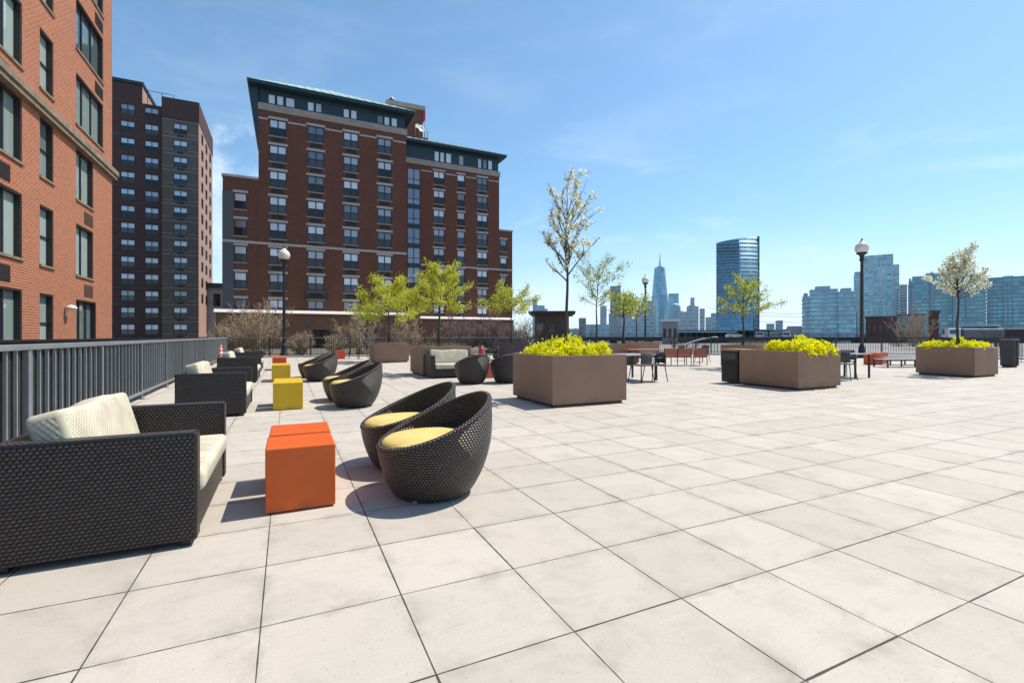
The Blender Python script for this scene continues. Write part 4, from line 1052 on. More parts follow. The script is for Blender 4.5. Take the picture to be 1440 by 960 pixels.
def car(label, u, Y, z, L=4.6, hgt=1.65, rz=0.0, van=False, group='white vehicles on the elevated road'):
    t = thing('van' if van else 'parked_car', label, 'van' if van else 'car', at(u, Y, z), rz, group)
    w = 1.85
    prof = [(-L/2, 0.35), (-L/2, 0.95), (-L/2+0.25, 1.0), (-L/2+0.55, hgt-0.05), (L*0.12, hgt), (L*0.26, 1.02), (L/2-0.1, 0.88), (L/2, 0.6), (L/2, 0.35)]
    if van: prof = [(-L/2, 0.35), (-L/2, hgt-0.1), (-L/2+0.1, hgt), (L*0.28, hgt), (L*0.40, 1.15), (L/2, 0.95), (L/2, 0.35)]
    m = MB(); a = [(x, -w/2, z_) for x, z_ in prof]; b = [(x, w/2, z_) for x, z_ in prof]
    m.face(a[::-1]); m.face(b)
    for i in range(len(prof)): j = (i+1) % len(prof); m.face([a[i], a[j], b[j], b[i]])
    m.build('body', M_carw, t, fixn=True)
    g = MB()
    z1 = hgt-0.12; z0_ = 1.03
    for y in (-w/2-0.012, w/2+0.002):
        x0, x1 = (-L/2+0.5, L*0.16) if not van else (L*0.05, L*0.33)
        g.box(x0, x1, y, y+0.01, z0_, z1)
    g.box(-L/2+0.2, -L/2+0.45, -w*0.4, w*0.4, z0_+0.02, z1) if not van else g.box(-L/2-0.012, -L/2-0.002, -w*0.4, w*0.4, 1.1, hgt-0.3)
    g.build('window', M_paneD, t)
    for x in (-L*0.31, L*0.31):
        for y in (-w/2-0.02, w/2-0.2):
            q = MB(); q.tube([(0, 0, 0), (0, 0.22, 0)], 0.33, 12); o = q.build('wheel', M_tyre, t); o.location = (x, y, 0.33)
car('white suv on the elevated road below the curved tower, left of the yellow bushes', 1067, 124.5, 0.5, 4.6, 1.75, radians(70))
car('white suv on the elevated road just above the left end of the yellow bushes', 1104, 124.5, 0.5, 4.6, 1.75, radians(70))
car('small white car on the elevated road left of the young tree trunk', 1033, 127, 0.5, 4.2, 1.35, 0)
car('white van parked behind the rightmost blossom tree', 1337, 100, zz(475, 100)-0.3, 5.2, 2.3, radians(60), True, None)
def bus():
    Y = 112; c = at(1377, Y, 0); t = thing('bus', 'long white roofed coach behind the rightmost planter', 'bus', (c.x, Y, 0.1)); L = 9.5
    m = MB(); m.box(-L/2, L/2, -1.25, 1.25, 0.4, 2.55, 0.12); m.build('body', mat('bus_paint', (0.10, 0.10, 0.11), 0.3), t)
    m = MB(); m.box(-L/2+0.1, L/2-0.1, -1.15, 1.15, 2.552, 2.85, 0.08); m.build('roof', M_carw, t)
    m = MB(); m.box(-L/2+0.4, L/2-0.4, -1.262, -1.252, 1.4, 2.2); m.build('window', M_paneD, t)
    for x in (-L*0.3, L*0.3): q = MB(); q.tube([(x, -1.3, 0.45), (x, -1.0, 0.45)], 0.45, 14); q.build('wheel', M_tyre, t)
    m = MB(); m.box(-L/2-2, L/2+2, -2, 2, -6.1, 0.0)
    p = m.build('loading_platform', M_asph); p.location = (c.x, Y, 0.09); tag(p, 'dark loading platform under the white roofed coach', 'platform')
bus()
def ramp_rail():
    Y = 29.5; t = thing('ramp_railing', 'white curved ramp handrail behind the terracotta seats', 'railing', at(958, Y))
    ps = []
    for i in range(13):
        f = i/12; u = 957+52*f; v = 486-12*sin(f*pi/2)
        ps.append(at(u, 33.5, zz(v, 33.5))-at(958, Y))
    m = MB(); m.tube(ps, 0.045, 6); m.build('handrail', M_slabw, t)
    m = MB()
    for p in ps: m.tube([p, (p.x, p.y, -0.1)], 0.02, 4)
    m.build('baluster', M_black, t)
ramp_rail()
def catenary():
    t = thing('overhead_wires', 'thin dark overhead wires strung across left of the banded office block', 'wires', at(1100, 140))
    o = at(1100, 140); m = MB()
    for v in (441, 445, 453): m.tube([at(1060, 140, zz(v-1, 140))-o, at(1130, 140, zz(v+0.5, 140))-o, at(1205, 140, zz(v-1, 140))-o], 0.04, 4)
    m.build('wire', M_frame, t)
    m = MB()
    for u in (1060, 1205): m.tube([at(u, 140, -6)-o, at(u, 140, zz(438, 140))-o], 0.12, 6)
    m.build('mast', M_frame, t)
catenary()

# ------------------------------------------------------------------ lounge furniture
def make_sofa():
    W, D, T, HH = 1.51, 0.92, 0.125, 0.672
    t = thing('wicker_sofa', '', 'sofa', (0, 0, 0), YAW, 'dark wicker sofas with cream cushions')
    x0, x1 = -D/2, D/2
    for y0, y1 in ((-W/2, -W/2+T), (W/2-T, W/2)):
        m = MB(); m.box(x0, x1, y0, y1, 0.035, HH, 0.016, 3); m.build('arm', M_wick_s, t)
    m = MB(); m.box(x0+0.003, x0+T, -W/2+T+0.002, W/2-T-0.002, 0.035, HH-0.004, 0.014, 3); m.build('back', M_wick_s, t)
    m = MB(); m.box(x0+T+0.002, x1-0.014, -W/2+T+0.002, W/2-T-0.002, 0.04, 0.275, 0.010, 2); m.build('seat_base', M_wick_s, t)
    m = MB(); m.box(x0+T+0.01, x1+0.022, -W/2+T+0.008, W/2-T-0.008, 0.277, 0.415, 0.045, 4); m.build('seat_cushion', M_cream, t, smooth=True)
    # leaning back cushion
    m = MB(); m.box(-0.085, 0.085, -W/2+T+0.03, W/2-T-0.03, 0, 0.41, 0.034, 4)
    bmesh.ops.subdivide_edges(m.bm, edges=[e for e in m.bm.edges if e.calc_length() > 0.2], cuts=5, use_grid_fill=True)
    for v in m.bm.verts:
        k = max(0, 1-(v.co.y/(W/2-T))**2); v.co.x *= 1+0.2*k*max(0, 1-((v.co.z-0.2)/0.22)**2)
        v.co.z += 0.012*sin(v.co.y*9)*(v.co.z/0.4)
    M_ = Matrix.Translation((x0+T+0.155, 0, 0.40)) @ Matrix.Rotation(radians(-15), 4, 'Y')
    bmesh.ops.transform(m.bm, matrix=M_, verts=m.bm.verts)
    m.build('back_cushion', M_cream, t, smooth=True)
    for x in (x0+0.06, x1-0.06):
        for y in (-W/2+0.06, W/2-0.06):
            m = MB(); m.box(x-0.025, x+0.025, y-0.025, y+0.025, 0, 0.036); m.build('foot', M_black, t)
    return t, W, D
sofa, SW, SD = make_sofa()
sofa_spots = [((277, 767.5), 'large dark wicker sofa nearest the camera at the left edge'),
              ((346, 584.5), 'dark wicker sofa with white cushion, second from the camera along the slat fence'),
              ((362, 537.8), 'dark wicker sofa third from the camera beside the slat fence, near the traffic cone'),
              ((367.5, 522.5), 'farthest dark wicker sofa in the row beside the slat fence')]
for i, (uv, lb) in enumerate(sofa_spots):
    p = gp(*uv); c = p+J*SW/2-I*SD/2
    if i == 0: sofa['label'] = lb; sofa.location = c
    else: dup(sofa, lb, c)
p = gp(606.5, 532.5)
dup(sofa, 'dark wicker sofa with cream back facing the camera in front of a brown planter', p+I*SW/2+J*SD/2, YAW-pi/2)

def make_nest():
    t = thing('nest_chair', '', 'chair', (0, 0, 0), YAW, 'round dark wicker nest chairs')
    prof = [(0.02, .300), (0.05, .325), (.12, .364), (.2, .398), (.3, .428), (.4, .446), (.5, .452), (.6, .449), (.76, .435)]
    def R(z):
        z = max(0.02, z); n_ = len(prof)
        for i in range(n_-1):
            a, ra = prof[i]; b, rb = prof[i+1]
            if z <= b or i == n_-2:
                f = min(1.3, (z-a)/(b-a)); h_ = b-a
                m0 = (rb-prof[i-1][1])/(b-prof[i-1][0]) if i else (rb-ra)/h_
                m1 = (prof[i+2][1]-ra)/(prof[i+2][0]-a) if i+2 < n_ else (rb-ra)/h_
                return (2*f**3-3*f*f+1)*ra+(f**3-2*f*f+f)*h_*m0+(3*f*f-2*f**3)*rb+(f**3-f*f)*h_*m1
    zt = lambda th: 0.555+0.185*cos(th)+0.012*cos(2*th)
    lean = 0.05
    N, K = 112, 30
    m = MB(); bm = m.bm
    def grid(fn, n, k, uvf, flip=False):
        vv = [[bm.verts.new(fn(2*pi*i/n, j/k)) for j in range(k+1)] for i in range(n)]
        for i in range(n):
            for j in range(k):
                q = [vv[i][j], vv[(i+1) % n][j], vv[(i+1) % n][j+1], vv[i][j+1]]
                w = [(i, j), (i+1, j), (i+1, j+1), (i, j+1)]
                if flip: q.reverse(); w.reverse()
                f = bm.faces.new(q); f.smooth = True; f.tag = True
                for l, (a, b) in zip(f.loops, w): l[m.uv].uv = uvf(2*pi*a/n, b/k)
    def outer(th, s):
        z = 0.02+s*(zt(th)-0.02); r = R(z); return (r*cos(th)+lean*z, r*sin(th), z)
    def inner(th, s):
        z = 0.27+s*(zt(th)-0.27); r = R(z)-0.034; return (r*cos(th)+lean*z, r*sin(th), z)
    C = 2*pi*0.42
    grid(outer, N, K, lambda th, s: (th/(2*pi)*round(C/0.024)*0.024, s*(zt(th)-0.02)))
    grid(inner, N, K, lambda th, s: (th/(2*pi)*round(C/0.024)*0.024, s*(zt(th)-0.27)), True)
    # rolled rim
    def rim(th, s):
        a = 2*pi*s; z = zt(th); r = R(z)-0.017; k = 0.023
        return ((r+k*cos(a))*cos(th)+lean*z, (r+k*cos(a))*sin(th), z+k*sin(a))
    grid(rim, N, 8, lambda th, s: (th/(2*pi)*round(C/0.024)*0.024, s*0.14), False)
    f = bm.faces.new([bm.verts.new((0.3*cos(2*pi*i/24), 0.3*sin(2*pi*i/24), 0.021)) for i in range(24)][::-1])
    m.build('shell', M_wick, t)
    m = MB()
    pf = [(0.0, 0.285), (0.345, 0.285), (0.385, 0.31), (0.395, 0.36), (0.385, 0.40), (0.35, 0.425), (0.2, 0.436), (0.0, 0.438)]
    m.lathe(pf, 40); o = m.build('cushion', M_yellowc, t); o.location = (-0.005, 0, 0.02)
    for k in range(4):
        a = pi/4+k*pi/2; m = MB(); m.tube([(0.26*cos(a), 0.26*sin(a), 0), (0.26*cos(a), 0.26*sin(a), 0.021)], 0.02, 8); m.build('foot', M_white, t)
    return t
nest = make_nest()
nc = at(608, 3.80); nd_ = at(571.5, 4.62)
nest_spots = [(nc, 'round dark wicker nest chair nearest the camera with yellow seat pad', 0.0),
              (nd_, 'round dark wicker nest chair just behind the nearest one, beside the orange cubes', 0.02),
              (at(498.5, 8.42), 'front chair of the round wicker pair beside the nearer yellow cubes', 0.03),
              (at(486.0, 9.25), 'rear chair of the round wicker pair beside the nearer yellow cubes, half hidden', -0.02),
              (at(449, 13.15), 'front chair of the farthest round wicker pair beside the farther yellow cubes', 0.05),
              (at(440.5, 14.3), 'rear chair of the farthest round wicker pair, half hidden beside the far orange cube', -0.1)]
for i, (p, lb, r) in enumerate(nest_spots):
    if i == 0: nest['label'] = lb; nest.location = p
    else: dup(nest, lb, p, YAW+r)
dup(nest, 'round wicker nest chair seen from behind in front of the cream backed sofa', at(663, 12.45), YAW-pi/2+0.15)
dup(nest, 'round wicker nest chair seen from behind, partly hidden by the large planter', at(713, 12.7), YAW-pi/2-0.1)

def cube(label, p, m_, group, r=0.0, corner=True, s=0.457):
    m = MB(); m.box(-s/2, s/2, -s/2, s/2, 0.012, s, 0.010, 3)
    m.box(-s/2+0.03, s/2-0.03, -s/2+0.03, s/2-0.03, 0.0, 0.0125)
    o = m.build('cube_table', m_); o.rotation_euler = (0, 0, YAW+r)
    o.location = p+(I+J)*s/2 if corner else p
    tag(o, label, 'table', group); return o
GO = 'orange cube tables'; GY = 'yellow cube tables'
p = gp(372.8, 725.2); cube('orange cube table nearest the camera beside the round chairs', p, M_orange, GO)
cube('orange cube table tucked behind the nearest orange cube', p+J*0.515+I*0.010, M_orange, GO, -0.012)
p = gp(383.75, 577.5); cube('front yellow cube table of the nearer yellow pair', p, M_yellow, GY)
cube('rear yellow cube table pushed behind the nearer yellow cube', p+J*0.50, M_yellow, GY, 0.01)
p = at(382, 12.7); cube('front yellow cube table of the farther yellow pair', p, M_yellow, GY)
cube('rear yellow cube table of the farther yellow pair, mostly hidden', p+J*0.50, M_yellow, GY, -0.01)
p = at(383, 17.0); cube('orange cube table behind the farther yellow cubes near the last sofa', p, M_redor, GO)
cube('orange cube table last in the row of cubes', p+J*0.50, M_redor, GO)
cube('lone orange cube table near the far railing left of the square planters', at(472.5, 25.2), M_redor, GO)
cube('orange cube table between the two round chairs seen from behind', at(681, 13.9), M_redor, GO)
cube('orange cube table beside grey loungers on the right of the terrace', at(1232, 20.2), M_redor, GO, 0.05, True, 0.5)
cube('orange cube table half hidden behind the one by the grey loungers', at(1240, 21.0), M_redor, GO, 0.05, True, 0.5)

def cone():
    t = thing('traffic_cone', 'orange traffic cone with white bands between the sofas and the slat fence', 'cone', at(310.5, 18.3), YAW)
    m = MB(); m.box(-0.18, 0.18, -0.18, 0.18, 0, 0.035, 0.01); m.build('base_plate', mat('cone_black', (0.02, 0.02, 0.02), 0.6), t)
    r = lambda z: 0.14-(0.14-0.028)*(z-0.03)/0.87
    m = MB(); m.lathe([(r(0.036)+0.01, 0.036), (r(0.08), 0.08), (r(0.9), 0.9), (0.018, 0.905)], 20); m.build('cone_body', mat('cone_orange', (0.75, 0.10, 0.02), 0.5), t)
    for a, b in ((0.50, 0.62), (0.68, 0.76)):
        m = MB(); m.lathe([(r(a)+0.003, a), (r(b)+0.003, b)], 20); m.build('reflective_band', M_white, t)
cone()

# ------------------------------------------------------------------ planters
def planter(label, p, s=1.57, h=0.895, corner=True, m_=None):
    c = p+(I+J)*s/2 if corner else p
    t = thing('planter', label, 'planter', c, YAW, 'large square brown planters')
    m = MB(); q = s/2
    m.box(-q, q, -q, -q+0.05, 0.055, h, 0.006); m.box(-q, q, q-0.05, q, 0.055, h, 0.006)
    m.box(-q, -q+0.05, -q+0.047, q-0.047, 0.056, h-0.001, 0.006); m.box(q-0.05, q, -q+0.047, q-0.047, 0.056, h-0.001, 0.006)
    m.build('body', m_ or M_planter, t)
    m = MB(); m.box(-q+0.06, q-0.06, -q+0.06, q-0.06, 0, 0.30); m.build('plinth', M_planter_d, t)
    m = MB(); n = 10; g = [[m.bm.verts.new((-q+0.045+(s-0.09)*i/n, -q+0.045+(s-0.09)*j/n, h-0.09+0.03*sin(i*1.7+j*2.3))) for j in range(n+1)] for i in range(n+1)]
    for i in range(n):
        for j in range(n): m.bm.faces.new((g[i][j], g[i+1][j], g[i+1][j+1], g[i][j+1]))
    m.build('soil', M_soil, t, smooth=True)
    return c
pl = {}
pl[1] = planter('brown planter with yellow bushes and tall blossom tree, largest at the centre', gp(777, 574), 1.58)
pl[2] = planter('brown planter with spilling yellow bushes and black bin box attached, right of centre', gp(1123, 549.3), 1.56, 0.885)
pl[3] = planter('brown planter with yellow bushes and a white blossom tree, rightmost', gp(1371, 531), 1.47, 0.89)
pl[4] = planter('brown planter with lime green tree near the far railing, leftmost of the planters', at(527, 21.8))
pl[5] = planter('brown planter with lime tree and dry grass behind the cream backed sofa', at(594, 14.45))
M_planter_p = mat('mauve_planter', (0.085, 0.062, 0.072), 0.75, spec=0.3, nz=(2.2, 0.2))
pl[6] = planter('dark mauve planter behind the round chairs, left of the largest planter', at(710, 23.8), m_=M_planter_p)
pl[7] = planter('brown planter with young green tree under the middle lamp post', at(890, 28.0)+Vector((0, -1.2, 0)), 1.55)
pl[8] = planter('brown planter half hidden behind the largest yellow planter', at(860, 20.4), 1.5)
pl[9] = planter('brown planter with small green tree behind the black bin box', Vector((8.85, 17.3, 0)), 1.55)
pl[10] = planter('brown planter hidden behind the yellow bushes with thin leaning tree', at(818, 18.6), 1.5)

def bin_box():
    p = gp(1123, 549.3)+J*1.60; t = thing('bin_box', 'black fronted litter bin box with taupe lid joined to the right of centre planter', 'bin', p+I*0.33+J*0.27, YAW)
    m = MB(); m.box(-0.32, 0.32, -0.25, 0.25, 0.03, 0.84, 0.006); m.build('body', M_blackp, t)
    m = MB(); m.box(-0.335, 0.335, -0.265, 0.265, 0.842, 0.895, 0.008); m.build('lid', M_planter, t)
    m = MB(); m.box(-0.328, -0.322, -0.20, 0.20, 0.62, 0.79); m.build('opening', mat('bin_opening', (0.07, 0.075, 0.085), 0.2), t)
    m = MB(); m.box(-0.329, -0.322, -0.21, 0.21, 0.07, 0.57, 0.002); m.build('door', M_black, t)
bin_box()

# ------------------------------------------------------------------ lamps
def lamp(label, p, zc, k=1.0):
    t = thing('street_lamp', label, 'lamp', p, 0, 'globe street lamps')
    R = 0.345*k; zt = zc-R*0.85
    m = MB(); m.lathe([(0.26*k, 0), (0.26*k, 0.1), (0.2*k, 0.16), (0.17*k, 0.5), (0.12*k, 0.7), (0.10*k, 0.75)], 16); m.build('base', M_black, t)
    m = MB(); m.lathe([(0.095*k, 0.74), (0.10*k, 0.9), (0.075*k, zt-0.5*k), (0.09*k, zt-0.42*k)], 14); m.build('pole', M_black, t)
    m = MB(); m.lathe([(0.085*k, zt-0.45*k), (0.15*k, zt-0.38*k), (0.10*k, zt-0.32*k), (0.12*k, zt-0.12*k), (0.27*k, zt-0.02*k), (0.27*k, zt+0.03*k), (0.1*k, zt+0.04*k)], 18); m.build('collar', M_black, t)
    m = MB(); pr = [(R*sin(a)*(1.0 if a < 1.2 else 1.0), zc-R*cos(a)) for a in [0.62+i*(2.62-0.62)/14 for i in range(15)]]
    pr += [(R*0.42, zc+R*0.95), (R*0.36, zc+R*1.1), (R*0.16, zc+R*1.22)]
    m.lathe(pr, 22); m.build('globe', M_globe, t, smooth=True)
    m = MB(); m.lathe([(R*0.17, zc+R*1.2), (R*0.22, zc+R*1.28), (R*0.08, zc+R*1.38), (R*0.12, zc+R*1.5), (0.0, zc+R*1.72)], 10); m.build('finial', M_black, t)
lamp('tall globe lamp in front of the brown apartment block', at(399.5, 29.0), zz(359, 29.0))
lamp('globe lamp behind young trees just left of the spire tower', at(907.5, 30.2), zz(394, 30.2), 0.66)
lamp('tall globe lamp in front of the teal residential tower on the right', at(1212, 26.6), zz(349, 26.6), 0.98)

# ------------------------------------------------------------------ dining sets and other seats
def make_dining_chair():
    t = thing('dining_chair', '', 'chair', (0, 0, 0), 0, 'dark dining chairs')
    m = MB(); m.box(-0.23, 0.23, -0.22, 0.24, 0.44, 0.465, 0.01); m.build('seat', M_chairg, t)
    m = MB(); n = 8
    for i in range(n):
        a0, a1 = -0.9+1.8*i/n, -0.9+1.8*(i+1)/n
        q = [(0.27*sin(a)*1.0, -0.05-0.20*cos(a)) for a in (a0, a1)]
        m.face([(q[0][0], q[0][1], 0.50), (q[1][0], q[1][1], 0.50), (q[1][0]*1.05, q[1][1]*1.15, 0.80), (q[0][0]*1.05, q[0][1]*1.15, 0.80)])
    o = m.build('backrest', M_chairg, t, smooth=True)
    md = o.modifiers.new('thick', 'SOLIDIFY'); md.thickness = 0.018
    for x in (-0.19, 0.19):
        for y in (-0.18, 0.19):
            m = MB(); m.tube([(x, y, 0.44), (x*1.28, y*1.3, 0)], [0.014, 0.011], 6); m.build('leg', M_black, t)
    for x in (-0.21, 0.21):
        m = MB(); m.tube([(x, -0.18, 0.66), (x*1.1, 0.0, 0.65), (x*1.1, 0.20, 0.63), (x, 0.19, 0.45)], 0.012, 6); m.build('armrest', M_black, t)
    return t
dch = make_dining_chair(); dch_used = [0]
def dchair(label, p, rz):
    if not dch_used[0]: dch_used[0] = 1; dch['label'] = label; dch.location = p; dch.rotation_euler = (0, 0, rz)
    else: dup(dch, label, p, rz)
def dtable(label, p, sx=1.1, sy=1.1, h=0.72, m_=M_chairg, name='dining_table', leg=M_black):
    t = thing(name, label, 'table', p, YAW)
    m = MB(); m.box(-sx/2, sx/2, -sy/2, sy/2, h-0.03, h, 0.006); m.build('tabletop', m_, t)
    for x in (-sx/2+0.06, sx/2-0.06):
        for y in (-sy/2+0.06, sy/2-0.06):
            m = MB(); m.box(x-0.022, x+0.022, y-0.022, y+0.022, 0, h-0.031); m.build('leg', leg, t)
    return t
M_ttop = mat('grey_tabletop', (0.30, 0.31, 0.32), 0.35, nz=(4, 0.15))
pt = at(885, 13.5); dtable('grey square dining table peeking out right of the largest planter', pt, 1.15, 1.1, 0.72, M_ttop)
dchair('dark dining chair with its back to the camera, just right of the largest planter', at(902, 12.75), YAW+0.1)
dchair('dark dining chair at the right side of the table by the largest planter', at(921, 12.95), YAW+pi/2-0.15)
dchair('dark dining chair on the far side of the table by the largest planter', pt+J*0.85, YAW+pi)
pt = at(1195, 14.2); dtable('grey square dining table peeking out right of the bin box planter', pt, 0.8, 0.8, 0.72, M_ttop)
dchair('dark dining chair on the near left side of the right hand table', at(1187, 13.4), YAW-pi/2+0.2)
dchair('dark dining chair with its back to the far railing behind the right hand table', pt+J*0.8, YAW+pi)
dchair('dark dining chair pushed in at the right side of the right hand table', pt+I*0.42+J*0.42, YAW+pi/2)
pt = at(662, 19.5); dtable('dark dining table behind the cream backed sofa', pt, 1.2, 0.9, 0.72, M_ttop)
dchair('dark dining chair left of the table behind the cream backed sofa', pt-I*0.85, YAW-pi/2)
dchair('dark dining chair right of the table behind the cream backed sofa, by the red bin', pt+I*0.95, YAW+pi/2)
dchair('grey dining chair near the lone orange cube by the far railing', at(497, 25.8), YAW-pi/2)
dchair('grey dining chair between the lone orange cube and the leftmost planter', at(511, 25.6), YAW+pi/2)
dchair('dark dining chair behind the right end of the terracotta seats', at(988, 22.5), YAW+pi/2)
dchair('dark dining chair behind the middle of the terracotta seats', at(962, 24), YAW+pi)
def red_bin():
    t = thing('red_bin', 'small red cylindrical bin behind the round chairs seen from behind', 'bin', at(676.5, 17.8))
    m = MB(); m.lathe([(0.085, 0), (0.095, 0.03), (0.095, 0.72), (0.07, 0.8), (0.03, 0.82)], 16); m.build('body', mat('red_bin_paint', (0.40, 0.015, 0.02), 0.4), t)
    m = MB(); m.lathe([(0.04, 0.82), (0.045, 0.86), (0.0, 0.88)], 12); m.build('lid', M_black, t)
red_bin()
def make_terra_chair():
    t = thing('terracotta_armchair', '', 'chair', (0, 0, 0), 0, 'terracotta slatted armchairs')
    w = 0.62
    m = MB()
    for i in range(6): m.box(-w/2+0.03, w/2-0.03, -0.27+i*0.095, -0.19+i*0.095, 0.34, 0.365, 0.003)
    m.build('seat', M_terra, t)
    m = MB()
    for i in range(5):
        z = 0.36+i*0.072; m.box(-w/2+0.03, w/2-0.03, -0.30-0.018*i, -0.285-0.018*i, z, z+0.068, 0.003)
    m.build('backrest', M_terra, t)
    m = MB(); m.box(-w/2, w/2, -0.40, -0.36, 0.70, 0.725, 0.004); m.build('top_rail', M_tpink, t)
    for x in (-w/2+0.015, w/2-0.015):
        m = MB(); m.tube([(x, -0.38, 0.70), (x, -0.30, 0.36), (x, -0.31, 0)], 0.018, 6); m.build('leg', M_black, t)
        m = MB(); m.tube([(x, 0.28, 0.55), (x, 0.28, 0)], 0.018, 6); m.build('leg', M_black, t)
        m = MB(); m.box(x-0.03, x+0.03, -0.36, 0.30, 0.55, 0.575, 0.004); m.build('armrest', M_tpink, t)
    return t
tc0 = make_terra_chair()
for i, (u, lb) in enumerate(((938.5, 'terracotta slatted armchair next to the terracotta table, left one of three in a row'), (957.5, 'terracotta slatted armchair in the middle of three in a row'), (979.5, 'terracotta slatted armchair at the right end of three in a row'))):
    p = at(u, 19.9+0.05*i)
    if i == 0: tc0['label'] = lb; tc0.location = p; tc0.rotation_euler = (0, 0, 0.12)
    else: dup(tc0, lb, p, 0.08+0.03*i)
o = dtable('long terracotta table left of the three terracotta armchairs', at(906, 20.6), 1.7, 0.85, 0.66, M_tpink, 'terracotta_table'); o.rotation_euler = (0, 0, 0.1)
def make_lounger():
    t = thing('sun_lounger', '', 'lounger', (0, 0, 0), 0, 'grey low sun loungers')
    m = MB()
    for i in range(14): m.box(-0.95+i*0.136, -0.95+i*0.136+0.11, -0.3, 0.3, 0.30, 0.325, 0.003)
    m.build('slats', mat('pale_lounger', (0.42, 0.42, 0.42), 0.6), t)
    m = MB(); m.box(-0.97, 0.97, -0.33, -0.301, 0.26, 0.32); m.box(-0.97, 0.97, 0.301, 0.33, 0.26, 0.32); m.build('frame', M_chairg, t)
    for x in (-0.9, 0.3, 0.9):
        for y in (-0.31, 0.31): m = MB(); m.box(x-0.02, x+0.02, y-0.02, y+0.02, 0, 0.262); m.build('leg', M_black, t)
    return t
l0 = make_lounger(); l0['label'] = 'grey low sun lounger right of the orange cube, nearer of two'; l0.location = at(1268, 18.9); l0.rotation_euler = (0, 0, 0.1)
dup(l0, 'grey low sun lounger right of the orange cube, farther of two', at(1272, 20.3), 0.05)
def metal_panel():
    t = thing('slatted_panel', 'tall narrow grey metal slatted panel box behind the rightmost planter', 'cabinet', at(1419.5, 18.9), YAW)
    for i in range(4):
        m = MB(); x = -0.2+i*0.135; m.box(x-0.022, x+0.022, -0.2, 0.2, 0.06, 1.07, 0.004); m.build('slat', M_greym, t)
    m = MB(); m.box(-0.175, 0.18, -0.17, 0.17, 0.05, 1.04); m.build('body', M_greyd, t)
    m = MB(); m.box(-0.24, 0.24, -0.21, 0.21, 1.072, 1.1, 0.004); m.build('cap', M_greyl, t)
    for x in (-0.18, 0.18): m = MB(); m.box(x-0.03, x+0.03, -0.15, 0.15, 0, 0.05); m.build('foot', M_greym, t)
metal_panel()

# ------------------------------------------------------------------ plants
def leaf_mesh(name, pts, size, mats, rnd, parent, weights=None, asp=0.55, up=0.0):
    V = []; Fc = []; mi = []
    for p in pts:
        a = Vector((rnd.gauss(0, 1), rnd.gauss(0, 1), rnd.gauss(0, 1)+up)); a.normalize()
        b = a.cross(Vector((rnd.gauss(0, 1), rnd.gauss(0, 1), rnd.gauss(0, 1)))); b.normalize()
        s = size*(0.6+0.8*rnd.random()); c = a.cross(b)*s*0.18
        k = len(V); p = Vector(p)
        V += [p, p+a*s*0.5+b*s*asp*0.5+c, p+a*s, p+a*s*0.5-b*s*asp*0.5+c]
        Fc.append((k, k+1, k+2, k+3)); r = rnd.random(); acc = 0; w = 0
        for q, x in enumerate(weights or [1]):
            acc += x
            if r < acc: w = q; break
        mi.append(w)
    me = bpy.data.meshes.new(name); me.from_pydata([tuple(v) for v in V], [], Fc); me.update()
    for m in mats: me.materials.append(m)
    me.polygons.foreach_set('material_index', mi)
    o = bpy.data.objects.new(name, me); col.objects.link(o)
    if parent: o.parent = parent
    return o
